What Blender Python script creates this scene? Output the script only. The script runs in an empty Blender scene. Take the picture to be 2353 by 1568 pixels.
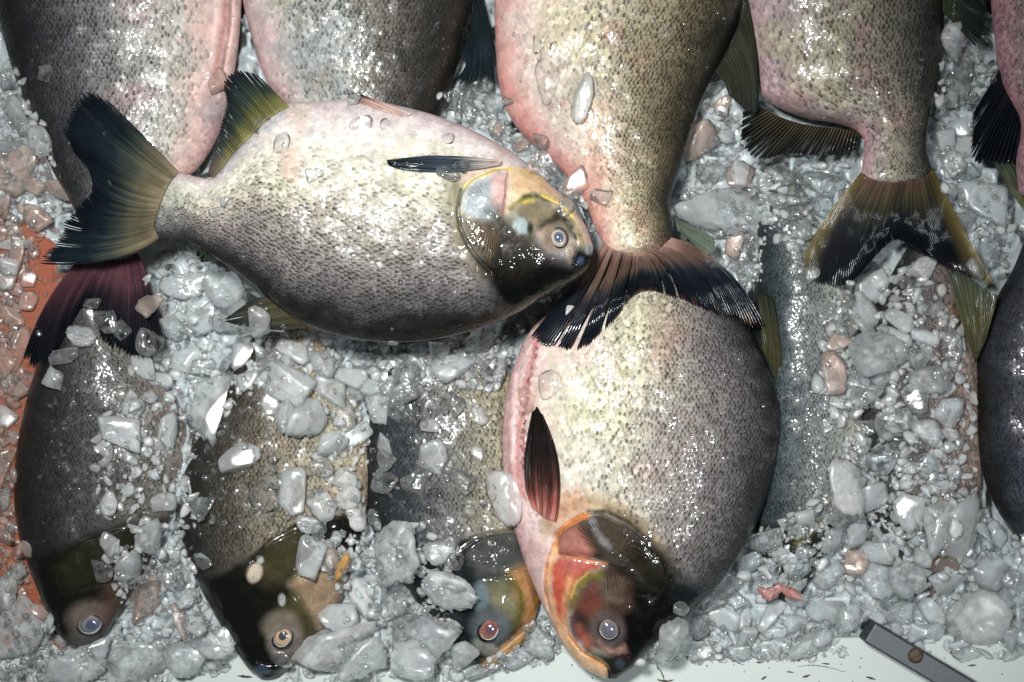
import bpy, bmesh, math, random
import numpy as np
from mathutils import Vector, Matrix

# ------------------------------------------------------------------ camera, world, lamps
W, HH = 2353.0, 1568.0           # sheet the layout was measured on
FW = 0.70                        # metres of counter across the frame at height 0
CAMH = 1.05
scene = bpy.context.scene
cam_d = bpy.data.cameras.new('camera'); cam = bpy.data.objects.new('camera', cam_d)
scene.collection.objects.link(cam); scene.camera = cam
cam.location = (0, 0, CAMH); cam.rotation_euler = (0, 0, 0)
cam_d.sensor_width = 36; cam_d.lens = CAMH * 36 / FW; cam_d.clip_start = 0.05; cam_d.clip_end = 50
world = bpy.data.worlds.new('World'); scene.world = world; world.use_nodes = True
bg = world.node_tree.nodes['Background']
bg.inputs[0].default_value = (0.55, 0.68, 0.80, 1); bg.inputs[1].default_value = 0.09

def spot(name, loc, target, power, size, ang, blend, col):
    l = bpy.data.lights.new(name, 'SPOT'); l.energy = power; l.shadow_soft_size = size
    l.spot_size = math.radians(ang); l.spot_blend = blend; l.color = col
    o = bpy.data.objects.new(name, l); scene.collection.objects.link(o); o.location = loc
    d = Vector(target) - Vector(loc); o.rotation_euler = d.to_track_quat('-Z', 'Y').to_euler()
    return o
spot('stall_lamp', (-0.13, 0.17, 1.02), (-0.06, 0.005, 0.05), 78, 0.055, 64, 1.0, (0.985, 1.0, 0.985))
spot('stall_lamp_behind', (0.46, -0.36, 1.0), (0.21, -0.16, 0.03), 21, 0.045, 50, 1.0, (0.93, 0.975, 1.0))
vs = scene.view_settings
vs.view_transform = 'Standard'; vs.look = 'None'; vs.exposure = 0; vs.gamma = 1; vs.use_curve_mapping = False
cy = scene.cycles
cy.max_bounces = 16; cy.transmission_bounces = 8; cy.transparent_max_bounces = 24
cy.diffuse_bounces = 8; cy.glossy_bounces = 4; cy.caustics_refractive = False; cy.caustics_reflective = False
cy.sample_clamp_indirect = 4.0
cy.use_denoising = True

rng = np.random.default_rng(7)
random.seed(7)

# ------------------------------------------------------------------ small maths
def P(px, py, z=0.0):
    px = np.asarray(px, float); py = np.asarray(py, float); z = np.asarray(z, float) + 0 * px
    s = FW / W * (CAMH - z) / CAMH
    return np.stack([(px - W / 2) * s, (HH / 2 - py) * s, z], -1)
def proj(V):
    s = FW / W * (CAMH - V[..., 2]) / CAMH
    return V[..., 0] / s + W / 2, HH / 2 - V[..., 1] / s
def lin(c):
    c = np.asarray(c, float) / 255.0
    return np.where(c <= 0.04045, c / 12.92, ((c + 0.055) / 1.055) ** 2.4)
def sst(a, b, x):
    t = np.clip((x - a) / (b - a), 0, 1); return t * t * (3 - 2 * t)
def _hash(ix, iy, seed):
    n = (ix.astype(np.int64) * 374761393 + iy.astype(np.int64) * 668265263 + seed * 974634777) & 0x7fffffff
    n = ((n ^ (n >> 13)) * 1274126177) & 0x7fffffff
    n = n ^ (n >> 16)
    return (n & 0xffff) / 65535.0
def noise(x, y, seed=0):
    x = np.asarray(x, float); y = np.asarray(y, float)
    ix = np.floor(x); iy = np.floor(y); fx = x - ix; fy = y - iy
    fx = fx * fx * (3 - 2 * fx); fy = fy * fy * (3 - 2 * fy)
    ix = ix.astype(np.int64); iy = iy.astype(np.int64)
    a = _hash(ix, iy, seed); b = _hash(ix + 1, iy, seed); c = _hash(ix, iy + 1, seed); d = _hash(ix + 1, iy + 1, seed)
    return (a * (1 - fx) + b * fx) * (1 - fy) + (c * (1 - fx) + d * fx) * fy
def fbm(x, y, seed=0, o=3):
    r = 0; a = 0.5; n = 0
    for k in range(o):
        r = r + a * noise(x * 2 ** k, y * 2 ** k, seed + k * 17); n += a; a *= 0.5
    return r / n
def spline(pts, u):
    """Catmull-Rom through rows of pts, u in [0,1]"""
    p = np.asarray(pts, float)
    p = np.vstack([2 * p[0] - p[1], p, 2 * p[-1] - p[-2]])
    n = len(p) - 3
    x = np.clip(np.asarray(u, float), 0, 1) * n
    i = np.minimum(x.astype(int), n - 1); f = (x - i)[..., None]
    p0, p1, p2, p3 = p[i], p[i + 1], p[i + 2], p[i + 3]
    return 0.5 * (2 * p1 + (p2 - p0) * f + (2 * p0 - 5 * p1 + 4 * p2 - p3) * f ** 2 + (3 * p1 - p0 - 3 * p2 + p3) * f ** 3)
def resample(pts, n):
    d = spline(pts, np.linspace(0, 1, 200)) if len(pts) > 2 else np.asarray(pts, float)
    L = np.r_[0, np.cumsum(np.hypot(*np.diff(d, axis=0)[:, :2].T))]
    s = np.linspace(0, L[-1], n) if np.isscalar(n) else np.asarray(n) * L[-1]
    return np.stack([np.interp(s, L, d[:, k]) for k in range(d.shape[1])], -1)
def seg_dist(X, Y, pts, closed=False):
    p = np.asarray(pts, float); q = np.roll(p, -1, 0) if closed else p[1:]
    p = p if closed else p[:-1]
    best = np.full(X.shape, 1e9)
    for (ax, ay), (bx, by) in zip(p, q):
        dx, dy = bx - ax, by - ay; L = dx * dx + dy * dy + 1e-9
        t = np.clip(((X - ax) * dx + (Y - ay) * dy) / L, 0, 1)
        best = np.minimum(best, (X - ax - t * dx) ** 2 + (Y - ay - t * dy) ** 2)
    return np.sqrt(best)
def inside(X, Y, pts):
    p = np.asarray(pts, float); q = np.roll(p, -1, 0); c = np.zeros(X.shape, bool)
    for (ax, ay), (bx, by) in zip(p, q):
        if ay == by: continue
        c ^= ((ay > Y) != (by > Y)) & (X < (bx - ax) * (Y - ay) / (by - ay) + ax)
    return c
def sdpoly(X, Y, pts):
    d = seg_dist(X, Y, pts, True)
    return np.where(inside(X, Y, pts), -d, d)

# ------------------------------------------------------------------ mesh helpers
def mkmesh(name, V, Q=None, T=None, cols=None, smooth=True):
    me = bpy.data.meshes.new(name)
    V = np.ascontiguousarray(V, np.float32)
    me.vertices.add(len(V)); me.vertices.foreach_set('co', V.ravel())
    idx = []; start = []; n = 0
    if Q is not None and len(Q):
        Q = np.asarray(Q, np.int32); idx.append(Q.ravel()); start.append(np.arange(len(Q)) * 4); n = len(Q) * 4
    if T is not None and len(T):
        T = np.asarray(T, np.int32); idx.append(T.ravel()); start.append(n + np.arange(len(T)) * 3)
    idx = np.concatenate(idx); start = np.concatenate(start).astype(np.int32)
    me.loops.add(len(idx)); me.loops.foreach_set('vertex_index', idx)
    me.polygons.add(len(start)); me.polygons.foreach_set('loop_start', start)
    me.update(calc_edges=True); me.validate()
    me.polygons.foreach_set('use_smooth', np.full(len(me.polygons), smooth))
    if cols is not None:
        a = me.color_attributes.new('Col', 'FLOAT_COLOR', 'POINT')
        c = np.ones((len(V), 4), np.float32); c[:, :3] = cols
        a.data.foreach_set('color', c.ravel())
    return me
def link(name, me, mat=None, parent=None, kind=None):
    o = bpy.data.objects.new(name, me); scene.collection.objects.link(o)
    if mat is not None:
        if len(me.materials) == 0: me.materials.append(mat)
    if parent is not None: o.parent = parent
    if kind: o['kind'] = kind
    return o
def tag(o, label, cat, group=None):
    o['label'] = label; o['category'] = cat
    if group: o['group'] = group
    return o
def gridq(nu, nv, off=0, wrap=False):
    i = np.arange(nu - 1)[:, None]; j = np.arange(nv if wrap else nv - 1)[None]
    j2 = (j + 1) % nv
    return np.stack([off + i * nv + j, off + (i + 1) * nv + j, off + (i + 1) * nv + j2, off + i * nv + j2], -1).reshape(-1, 4)

# ------------------------------------------------------------------ materials
def nodes_of(m):
    m.use_nodes = True; nt = m.node_tree; nt.nodes.clear(); return nt, nt.nodes, nt.links
def N(nt, t, **kw):
    n = nt.nodes.new(t)
    for k, v in kw.items():
        if k.startswith('_'): setattr(n, k[1:], v)
        else: n.inputs[k.replace('__', ' ')].default_value = v
    return n
def flesh_mat(name, rough=0.35, coat=0.6, nscale=1500, bump=0.25, sss=0.0, bump2=0.0, vary=0.25, spec=0.10, cbump=0.22, crough=.025):
    m = bpy.data.materials.new(name); nt, ns, L = nodes_of(m)
    out = N(nt, 'ShaderNodeOutputMaterial'); b = N(nt, 'ShaderNodeBsdfPrincipled')
    at = N(nt, 'ShaderNodeAttribute', _attribute_name='Col')
    tc = N(nt, 'ShaderNodeTexCoord')
    n1 = N(nt, 'ShaderNodeTexNoise', Scale=nscale, Detail=3.0)
    n2 = N(nt, 'ShaderNodeTexNoise', Scale=nscale * 0.12, Detail=4.0)
    L.new(tc.outputs['Object'], n1.inputs['Vector']); L.new(tc.outputs['Object'], n2.inputs['Vector'])
    mr = N(nt, 'ShaderNodeMapRange'); mr.inputs['From Min'].default_value = 0.3; mr.inputs['From Max'].default_value = 0.7
    mr.inputs['To Min'].default_value = 0.60 * (1 - vary); mr.inputs['To Max'].default_value = 0.60 * (1 + vary * 0.5)
    L.new(n2.outputs['Fac'], mr.inputs['Value'])
    mx = N(nt, 'ShaderNodeMix', _data_type='RGBA', _blend_type='MULTIPLY'); mx.inputs[0].default_value = 1
    L.new(at.outputs['Color'], mx.inputs[6]); L.new(mr.outputs['Result'], mx.inputs[7])
    L.new(mx.outputs[2], b.inputs['Base Color'])
    rr = N(nt, 'ShaderNodeMapRange'); rr.inputs['To Min'].default_value = rough * 0.6; rr.inputs['To Max'].default_value = rough * 1.4
    L.new(n2.outputs['Fac'], rr.inputs['Value']); L.new(rr.outputs['Result'], b.inputs['Roughness'])
    bp = N(nt, 'ShaderNodeBump', Strength=bump, Distance=0.0006); L.new(n1.outputs['Fac'], bp.inputs['Height'])
    bp2 = N(nt, 'ShaderNodeBump', Strength=bump2 if bump2 else bump, Distance=0.002)
    L.new(n2.outputs['Fac'], bp2.inputs['Height']); L.new(bp.outputs['Normal'], bp2.inputs['Normal'])
    L.new(bp2.outputs['Normal'], b.inputs['Normal']); 
    n3_ = N(nt, 'ShaderNodeTexNoise', Scale=nscale * 0.25, Detail=2.0); L.new(tc.outputs['Object'], n3_.inputs['Vector'])
    bp3 = N(nt, 'ShaderNodeBump', Strength=cbump, Distance=0.0012); L.new(n3_.outputs['Fac'], bp3.inputs['Height'])
    L.new(bp3.outputs['Normal'], b.inputs['Coat Normal'])
    b.inputs['Coat Weight'].default_value = coat; b.inputs['Coat Roughness'].default_value = crough; b.inputs['Specular IOR Level'].default_value = spec
    b.inputs['IOR'].default_value = 1.4
    if sss:
        b.inputs['Subsurface Weight'].default_value = sss; b.inputs['Subsurface Scale'].default_value = 0.003
        b.inputs['Subsurface Radius'].default_value = (1.0, 0.45, 0.35)
    L.new(b.outputs[0], out.inputs[0]); return m
M_body = flesh_mat('fish_skin', 0.34, 0.5, 900, 0.30)
M_scale = flesh_mat('fish_scales', 0.34, 0.26, 700, 0.2, bump2=0.2, vary=0.18, spec=.34, crough=.06)
M_fin = flesh_mat('fish_fin', 0.34, 0.30, 600, 0.12, cbump=.10, crough=.09, spec=.05)
M_eye = flesh_mat('fish_eye', 0.08, 1.0, 500, 0.01, vary=0.1)

def ice_mat(name, tint, milk, rough, bscale, bstr, clear=0.3, vein=0.4, glass=0.22, rim=0.35, cloud=130.0):
    """wet ice: see-through core, some glassy refraction, cloudy scattering that thickens in veins and towards grazing edges, wet gloss"""
    milk, vein, bstr, glass = milk * .74, min(vein, .06), bstr * .5, min(glass * .5, .12)
    m = bpy.data.materials.new(name); nt, ns, L = nodes_of(m)
    out = N(nt, 'ShaderNodeOutputMaterial')
    tc = N(nt, 'ShaderNodeTexCoord'); oi = N(nt, 'ShaderNodeObjectInfo'); ge = N(nt, 'ShaderNodeNewGeometry')
    add = N(nt, 'ShaderNodeVectorMath', _operation='ADD'); L.new(ge.outputs['Position'], add.inputs[0])
    sc = N(nt, 'ShaderNodeVectorMath', _operation='SCALE'); sc.inputs['Scale'].default_value = 5.0
    cb = N(nt, 'ShaderNodeCombineXYZ'); L.new(oi.outputs['Random'], cb.inputs[0]); L.new(oi.outputs['Random'], cb.inputs[1])
    L.new(cb.outputs[0], sc.inputs[0]); L.new(sc.outputs[0], add.inputs[1])
    n1 = N(nt, 'ShaderNodeTexNoise', Scale=bscale, Detail=4.0, Roughness=0.65); L.new(add.outputs[0], n1.inputs['Vector'])
    n2 = N(nt, 'ShaderNodeTexNoise', Scale=cloud, Detail=3.0, Roughness=0.55); L.new(add.outputs[0], n2.inputs['Vector'])
    bp = N(nt, 'ShaderNodeBump', Strength=bstr, Distance=0.45 / bscale); L.new(n1.outputs['Fac'], bp.inputs['Height'])
    gl = N(nt, 'ShaderNodeBsdfGlass', Roughness=rough, IOR=1.25); gl.inputs['Color'].default_value = (*[min(1, .5 + .51 * c) for c in tint], 1); L.new(bp.outputs['Normal'], gl.inputs['Normal'])
    df = N(nt, 'ShaderNodeSubsurfaceScattering', Scale=0.0016, Radius=(.85, 1.0, 1.1)); df.falloff = 'RANDOM_WALK'; df.inputs['Color'].default_value = (*[min(.985, c * 1.03) for c in tint], 1)
    tl = N(nt, 'ShaderNodeBsdfTranslucent'); tl.inputs[0].default_value = (*tint, 1)
    mt = N(nt, 'ShaderNodeMixShader'); mt.inputs[0].default_value = 0.45; L.new(df.outputs[0], mt.inputs[1]); L.new(tl.outputs[0], mt.inputs[2])
    tr = N(nt, 'ShaderNodeBsdfTransparent'); tr.inputs[0].default_value = (*[min(1, 0.6 + 0.41 * c) for c in tint], 1)
    mg = N(nt, 'ShaderNodeMixShader'); mg.inputs[0].default_value = glass; L.new(tr.outputs[0], mg.inputs[1]); L.new(gl.outputs[0], mg.inputs[2])
    mr = N(nt, 'ShaderNodeMapRange'); mr.inputs['From Min'].default_value = 0.36; mr.inputs['From Max'].default_value = 0.64
    mr.inputs['To Min'].default_value = max(0, milk - vein); mr.inputs['To Max'].default_value = min(1, milk + vein)
    L.new(n2.outputs['Fac'], mr.inputs['Value'])
    lw = N(nt, 'ShaderNodeLayerWeight', Blend=0.5); L.new(bp.outputs['Normal'], lw.inputs['Normal'])
    pw_ = N(nt, 'ShaderNodeMath', _operation='POWER'); L.new(lw.outputs['Facing'], pw_.inputs[0]); pw_.inputs[1].default_value = 1.6
    ri = N(nt, 'ShaderNodeMath', _operation='MULTIPLY_ADD', _use_clamp=True); L.new(pw_.outputs[0], ri.inputs[0]); ri.inputs[1].default_value = rim; L.new(mr.outputs['Result'], ri.inputs[2])
    m1 = N(nt, 'ShaderNodeMixShader'); L.new(ri.outputs[0], m1.inputs[0]); L.new(mg.outputs[0], m1.inputs[1]); L.new(mt.outputs[0], m1.inputs[2])
    gs = N(nt, 'ShaderNodeBsdfGlossy', Roughness=.035 + .16 * rough); gs.inputs[0].default_value = (1, 1, 1, 1); L.new(bp.outputs['Normal'], gs.inputs['Normal'])
    fr = N(nt, 'ShaderNodeFresnel', IOR=1.31); L.new(bp.outputs['Normal'], fr.inputs['Normal'])
    fm = N(nt, 'ShaderNodeMath', _operation='MULTIPLY_ADD', _use_clamp=True); L.new(fr.outputs[0], fm.inputs[0]); fm.inputs[1].default_value = .9; fm.inputs[2].default_value = .045
    m2 = N(nt, 'ShaderNodeMixShader'); L.new(fm.outputs[0], m2.inputs[0]); L.new(m1.outputs[0], m2.inputs[1]); L.new(gs.outputs[0], m2.inputs[2])
    L.new(m2.outputs[0], out.inputs[0]); return m
ICE = {
 'frost': ice_mat('frosted_ice', (0.885, 0.955, 0.975), 0.42, 0.16, 900, 0.55, 0, 0.20, .14, .30, 90),
 'white': ice_mat('white_ice', (0.95, 0.96, 0.96), 0.85, 0.4, 1500, 0.4, 0, 0.1),
 'bubbly': ice_mat('bubbly_ice', (0.88, 0.95, 0.97), 0.32, 0.03, 420, 1.0, 0, 0.24, .24, .25, 160),
 'clear': ice_mat('clear_ice', (0.95, 0.985, 0.99), 0.08, 0.02, 300, 0.9, 0, 0.20, .40, .3, 220),
 'pink': ice_mat('pink_tinted_ice', (0.95, 0.75, 0.67), 0.28, 0.15, 700, 0.6, 0, 0.2, .10, .25, 90),
 'cream': ice_mat('yellowish_ice', (0.93, 0.945, 0.90), 0.50, 0.12, 600, 0.8, 0, 0.18, .12, .2, 160),
 'smoky': ice_mat('grey_ice', (0.86, 0.92, 0.94), 0.12, 0.15, 900, 0.5, 0, 0.10, .10, .2),
 'thin': ice_mat('thin_ice', (0.99, 0.99, 0.99), 0.05, 0.03, 300, 0.5, 0, 0.05, .0, .05),
 'orange': ice_mat('orange_tinted_ice', (0.98, 0.55, 0.15), 0.45, 0.15, 500, 0.5, 0, 0.2, .1, .2),
}
M_crush = ice_mat('crushed_ice', (0.87, 0.94, 0.96), 0.62, 0.06, 500, 0.6, 0, 0.18, .12, .2, 120)
M_bed = ice_mat('ice_bed', (0.66, 0.73, 0.75), 1.2, 0.12, 500, 0.7, 0, 0.15, .05, .1)
M_cornea = ice_mat('cornea', (0.99, 0.99, 1.0), 0.02, 0.0, 200, 0.05, 0, 0.02, .0, .0)
M_cornea = ice_mat('cornea', (0.99, 0.99, 1.0), 0.02, 0.0, 200, 0.05, 0, 0.02, .0, .0)

# ------------------------------------------------------------------ height raster of what already lies there (layout frame)
CELL = 4.0; GX0, GY0 = -120.0, -120.0
GNX, GNY = int((W + 240) / CELL), int((HH + 240) / CELL)
G = np.full((GNY, GNX), 0.012)
def g_idx(px, py):
    return (np.clip(((np.asarray(py) - GY0) / CELL).astype(int), 0, GNY - 1), np.clip(((np.asarray(px) - GX0) / CELL).astype(int), 0, GNX - 1))
def splat(V):
    px, py = proj(V); ok = (px > GX0) & (px < GX0 + GNX * CELL) & (py > GY0) & (py < GY0 + GNY * CELL)
    i, j = g_idx(px[ok], py[ok]); np.maximum.at(G, (i, j), V[..., 2][ok])
def gz(px, py): return G[g_idx(px, py)]
# ------------------------------------------------------------------ fish
FISH_GROUP = 'whole fish laid out on crushed ice'
class Fish:
    def __init__(s, label, st, vstops, head, ops=(), disp=(), sc=9.0, seed=1, ns=(260, 110), tick=(34, 30, 20), blotch=(), rough_n=1.0, prof=(2.3, 0.62)):
        s.st = s.cap(np.array(st, float)); s.vst = sorted(vstops, key=lambda a: a[0]); s.head = head; s.ops = ops; s.disp = disp
        s.sc = sc; s.seed = seed; s.ns = ns; s.tick = lin(tick); s.blotch = blotch; s.prof = prof; s.rough_n = rough_n
        s.root = bpy.data.objects.new('fish', None); scene.collection.objects.link(s.root)
        c = s.st[len(s.st) // 2]
        s.root.location = P((c[0] + c[2]) / 2, (c[1] + c[3]) / 2, 0.012)
        s.root.empty_display_size = 0.02
        tag(s.root, label, 'fish', FISH_GROUP)
        s.T0 = s.root.location.copy()
        s.raster()
    def cap(s, st):
        a, b = st[0], st[1]; m0 = np.array([(a[0] + a[2]) / 2, (a[1] + a[3]) / 2]); m1 = np.array([(b[0] + b[2]) / 2, (b[1] + b[3]) / 2]); d = (m0 - m1) / np.linalg.norm(m0 - m1)
        out = []
        for k, w, h in ((30, .34, .12), (20, .78, .55)):
            c = m0 + d * k; e = np.array([a[2] - a[0], a[3] - a[1]]) / 2 * w
            out.append([*(c - e), *(c + e), a[4] * h, a[5]])
        return np.vstack([out, st])
    # surface -------------------------------------------------------
    def surf(s, t, v, low=False):
        r = spline(s.st, t); w = (v + 1) / 2
        px = r[..., 0] * (1 - w) + r[..., 2] * w; py = r[..., 1] * (1 - w) + r[..., 3] * w
        p, q = s.prof
        k = np.clip(1 - np.abs(v) ** p, 0, 1) ** q
        z0 = r[..., 5]
        xyz = P(px, py, z0)
        h = np.maximum(r[..., 4], 0)
        xyz[..., 2] = z0 + (-0.8 * h * k if low else h * k)
        if not low:
            e = np.clip(k * 1.5, 0, 1)
            f = s.seed * 13.7
            xyz[..., 2] += e * s.rough_n * (0.0034 * (fbm(px / 95 + f, py / 95, s.seed) - 0.5) + 0.0014 * (noise(px / 30 + f, py / 30, s.seed + 5) - 0.5))
        return xyz
    def dz(s, X, Y):
        d = .00028 * (noise(X / 7, Y / 7, 17) - .5) + .00045 * (fbm(X / 16, Y / 16, 18) - .5)
        for o in s.disp:
            if o[0] == 'groove': d -= o[3] * (1 - sst(0, o[2], seg_dist(X, Y, o[1])))
            elif o[0] == 'ridge': d += o[3] * (1 - sst(0, o[2], seg_dist(X, Y, o[1])))
            elif o[0] == 'bump': d += o[2] * (1 - sst(-o[3], 0, sdpoly(X, Y, o[1])))
            elif o[0] == 'rad':
                poly, c, n, amp, ph = o[1:6]; a = np.arctan2(Y - c[1], X - c[0]); rr = np.hypot(X - c[0], Y - c[1])
                a = a + 0.05 * (fbm(X / 40, Y / 40, 3) - .5)
                m = (1 - sst(-12, 2, sdpoly(X, Y, poly))) * sst(14, 30, rr)
                d += amp * m * np.sin(a * n + ph)
        return d
    def raster(s):
        t = np.linspace(0, 1, 700); a = np.linspace(-np.pi / 2, np.pi / 2, 320)
        V = s.surf(t[:, None], np.sin(a)[None] + 0 * t[:, None])
        px, py = proj(V)
        V[..., 2] += s.dz(px, py) if len(s.disp) else 0
        s.hx0, s.hy0 = px.min() - 6, py.min() - 6; s.hc = 3.0
        nx, ny = int((px.max() - s.hx0) / 3) + 4, int((py.max() - s.hy0) / 3) + 4
        Hm = np.full((ny, nx), -1.0)
        i = ((py - s.hy0) / 3).astype(int); j = ((px - s.hx0) / 3).astype(int)
        np.maximum.at(Hm, (i.ravel(), j.ravel()), V[..., 2].ravel())
        for _ in range(3):
            b = np.maximum.reduce([np.roll(Hm, d, ax) for d in (-1, 1) for ax in (0, 1)])
            Hm = np.where(Hm < 0, b, Hm)
        s.Hm = Hm; splat(V.reshape(-1, 3))
    def hm(s, px, py):
        px = np.asarray(px, float); py = np.asarray(py, float)
        fx = np.clip((px - s.hx0) / 3 - .5, 0, s.Hm.shape[1] - 2); fy = np.clip((py - s.hy0) / 3 - .5, 0, s.Hm.shape[0] - 2)
        i, j = fy.astype(int), fx.astype(int); a, b = fy - i, fx - j
        H = s.Hm
        return (H[i, j] * (1 - a) + H[i + 1, j] * a) * (1 - b) + (H[i, j + 1] * (1 - a) + H[i + 1, j + 1] * a) * b
    # pigment ------------------------------------------------------
    def color(s, t, v, X, Y):
        vs_ = np.array([a[0] for a in s.vst]); cs = np.array([lin(a[1]) for a in s.vst]); ds = np.array([a[2] for a in s.vst])
        f = s.seed * 31.3
        vv = np.clip(v + 0.22 * (fbm(X / 70 + f, Y / 70, s.seed + 2) - 0.5) + 0.10 * (noise(X / 22 + f, Y / 22, s.seed + 3) - .5), -1, 1)
        c = np.stack([np.interp(vv, vs_, cs[:, k]) for k in range(3)], -1); d = np.interp(vv, vs_, ds)
        for (col, scale, thr, al) in s.blotch:
            m = sst(thr, thr + 0.18, fbm(X / scale + f * 2, Y / scale + hash(col) % 97, s.seed + 9)) * al * sst(.55, 0, v)
            c = c * (1 - m[..., None]) + lin(col) * m[..., None]
        nx = 12 * (fbm(X / 18, Y / 18, 41, 4) - .5); ny = 12 * (fbm(X / 18 + 50, Y / 18, 43, 4) - .5)
        for o in s.ops:
            if o[0] == 'bare': continue
            if o[0] == 'poly': m = 1 - sst(-o[3] * 2.0, o[3] * 2.0, sdpoly(X + nx, Y + ny, o[1])); al = o[4]; col = o[2]
            elif o[0] == 'line': m = (1 - sst(0, o[2] * 1.3, seg_dist(X + nx * .5, Y + ny * .5, o[1]))) * (.75 + .5 * (noise(X / 9, Y / 9, 61) - .25)); al = o[5]; col = o[3]
            elif o[0] == 'ell':
                (cx, cy), (rx, ry), ang = o[1], o[2], math.radians(o[3]); dx, dy = X - cx, Y - cy
                q = np.hypot((dx * math.cos(ang) + dy * math.sin(ang)) / rx, (-dx * math.sin(ang) + dy * math.cos(ang)) / ry)
                m = 1 - sst(1 - o[5], 1 + o[5], q); al = o[6]; col = o[4]
            elif o[0] == 'rad':
                poly, cc, n, col, al, ph = o[1:7]; a = np.arctan2(Y - cc[1], X - cc[0]) + 0.05 * (fbm(X / 40, Y / 40, 3) - .5); rr = np.hypot(X - cc[0], Y - cc[1])
                m = (1 - sst(-12, 4, sdpoly(X, Y, poly))) * sst(10, 26, rr) * (0.5 + 0.5 * np.sin(a * n + ph)) ** 1.5
            elif o[0] == 'fleck':
                m = (1 - sst(-10, 10, sdpoly(X, Y, o[1]))) * sst(o[3], o[3] + .08, noise(X / o[4], Y / o[4], 77)); al = o[5]; col = o[2]
            m = (m * al)[..., None]
            if col is not None: c = c * (1 - m) + lin(col) * m
            if o[0] != 'rad' and o[0] != 'fleck': d = d * (1 - m[..., 0] * .8)
        c = c * ((0.93 + 0.14 * noise(X / 5, Y / 5, 91)) * (.86 + .28 * noise(X / 2.6, Y / 2.6, 92)) * (.86 + .28 * fbm(X / 11, Y / 11, 93)))[..., None]
        return c, d
    def to_local(s, V): return V - np.array(s.T0)
    # mesh parts ----------------------------------------------------
    def body(s):
        nu, nv = s.ns
        t = np.linspace(0, 1, nu); a = np.linspace(-np.pi / 2, np.pi / 2, nv); v = np.sin(a)
        tt, vv = np.meshgrid(t, v, indexing='ij')
        V = s.surf(tt, vv); X, Y = proj(V); V[..., 2] += s.dz(X, Y)
        c, d = s.color(tt, vv, X, Y)
        hd = sst(-6, 8, sdpoly(X, Y, s.head)) if s.head else np.ones(X.shape)
        c = c * (1 - (0.5 * d * hd)[..., None]) + s.tick * (0.5 * d * hd)[..., None]
        nb = 14; ab = np.linspace(-np.pi / 2, np.pi / 2, nb)[1:-1]; vb = np.sin(ab)[::-1]
        tb, vvb = np.meshgrid(t, vb, indexing='ij'); Vb = s.surf(tb, vvb, True); Xb, Yb = proj(Vb); cb, _ = s.color(tb, vvb, Xb, Yb)
        A = np.concatenate([V, Vb], 1); C = np.concatenate([c, cb], 1); n = A.shape[1]
        Q = gridq(nu, n, 0, True)
        VV = np.concatenate([A.reshape(-1, 3), A[0].mean(0)[None], A[-1].mean(0)[None]]); CC = np.concatenate([C.reshape(-1, 3), C[0].mean(0)[None], C[-1].mean(0)[None]])
        j = np.arange(n); j2 = (j + 1) % n; m = nu * n
        T = np.concatenate([np.stack([j, j2, j * 0 + m], -1), np.stack([j2 + (nu - 1) * n, j + (nu - 1) * n, j * 0 + m + 1], -1)])
        o = link('body', mkmesh('body', s.to_local(VV), Q[:, ::-1], T[:, ::-1], CC), M_body, s.root)
        return o
    def scales(s, clip=(-330, W + 330, -330, HH + 330)):
        nt_, na = 240, 130
        tg = np.linspace(0, 1, nt_); v = np.sin(np.linspace(-np.pi / 2, np.pi / 2, na))
        V = s.surf(tg[:, None], v[None] + 0 * tg[:, None])
        arc = np.concatenate([np.zeros((nt_, 1)), np.cumsum(np.linalg.norm(np.diff(V, axis=1), axis=2), 1)], 1)
        mid = V[:, na // 2]; sl = np.r_[0, np.cumsum(np.linalg.norm(np.diff(mid, axis=0), axis=1))]
        hgt = arc[:, -1]; f = np.clip((hgt / hgt.max()) ** 0.4, 0.62, 1)
        unit = FW / W * s.sc
        sz = unit * f
        col = np.r_[0, np.cumsum(np.diff(sl) / (0.5 * (sz[1:] + sz[:-1])))]
        rs = np.random.default_rng(s.seed)
        TT, VV_, SZ = [], [], []
        k = 0
        tv = np.interp(np.arange(int(col[-1])) * 0.80 if True else 0, col, tg)
        for k, t0 in enumerate(tv):
            i = int(t0 * (nt_ - 1)); size = np.interp(t0, tg, sz)
            c0 = arc[i, na // 2]; up = np.arange(c0 + (0.5 if k % 2 else 0) * size, arc[i, -1], size); dn = np.arange(c0 - (0.5 if k % 2 else 1) * size, 0, -size)
            w = np.r_[dn, up]; w = w + rs.normal(0, 0.11, len(w)) * size
            VV_.append(np.interp(w, arc[i], v)); TT.append(t0 + rs.normal(0, 0.11, len(w)) * size / sl[-1]); SZ.append(np.full(len(w), size))
        t = np.concatenate(TT); v = np.concatenate(VV_); size = np.concatenate(SZ) * rs.uniform(0.86, 1.16, len(t))
        t = np.clip(t, 0.002, 0.998)
        keep = np.abs(v) < 0.985
        p = s.surf(t, v); X, Y = proj(p)
        keep &= (X > clip[0]) & (X < clip[1]) & (Y > clip[2]) & (Y < clip[3])
        if s.head: keep &= sdpoly(X, Y, s.head) + 12 * (noise(X / 14, Y / 14, 5) - .5) > 3
        for o in s.ops:
            if o[0] == 'bare' : keep &= sdpoly(X, Y, o[1]) > 0
        t, v, size, p, X, Y = t[keep], v[keep], size[keep], p[keep], X[keep], Y[keep]
        e = 0.004
        du = s.surf(np.clip(t - e, 0, 1), v) - s.surf(np.clip(t + e, 0, 1), v); dv = s.surf(t, np.clip(v + .012, -.999, .999)) - s.surf(t, np.clip(v - .012, -.999, .999))
        du /= np.linalg.norm(du, axis=1)[:, None] + 1e-12
        n = np.cross(du, dv); n *= np.sign(n[:, 2:3]) ; n /= np.linalg.norm(n, axis=1)[:, None] + 1e-12
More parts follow.
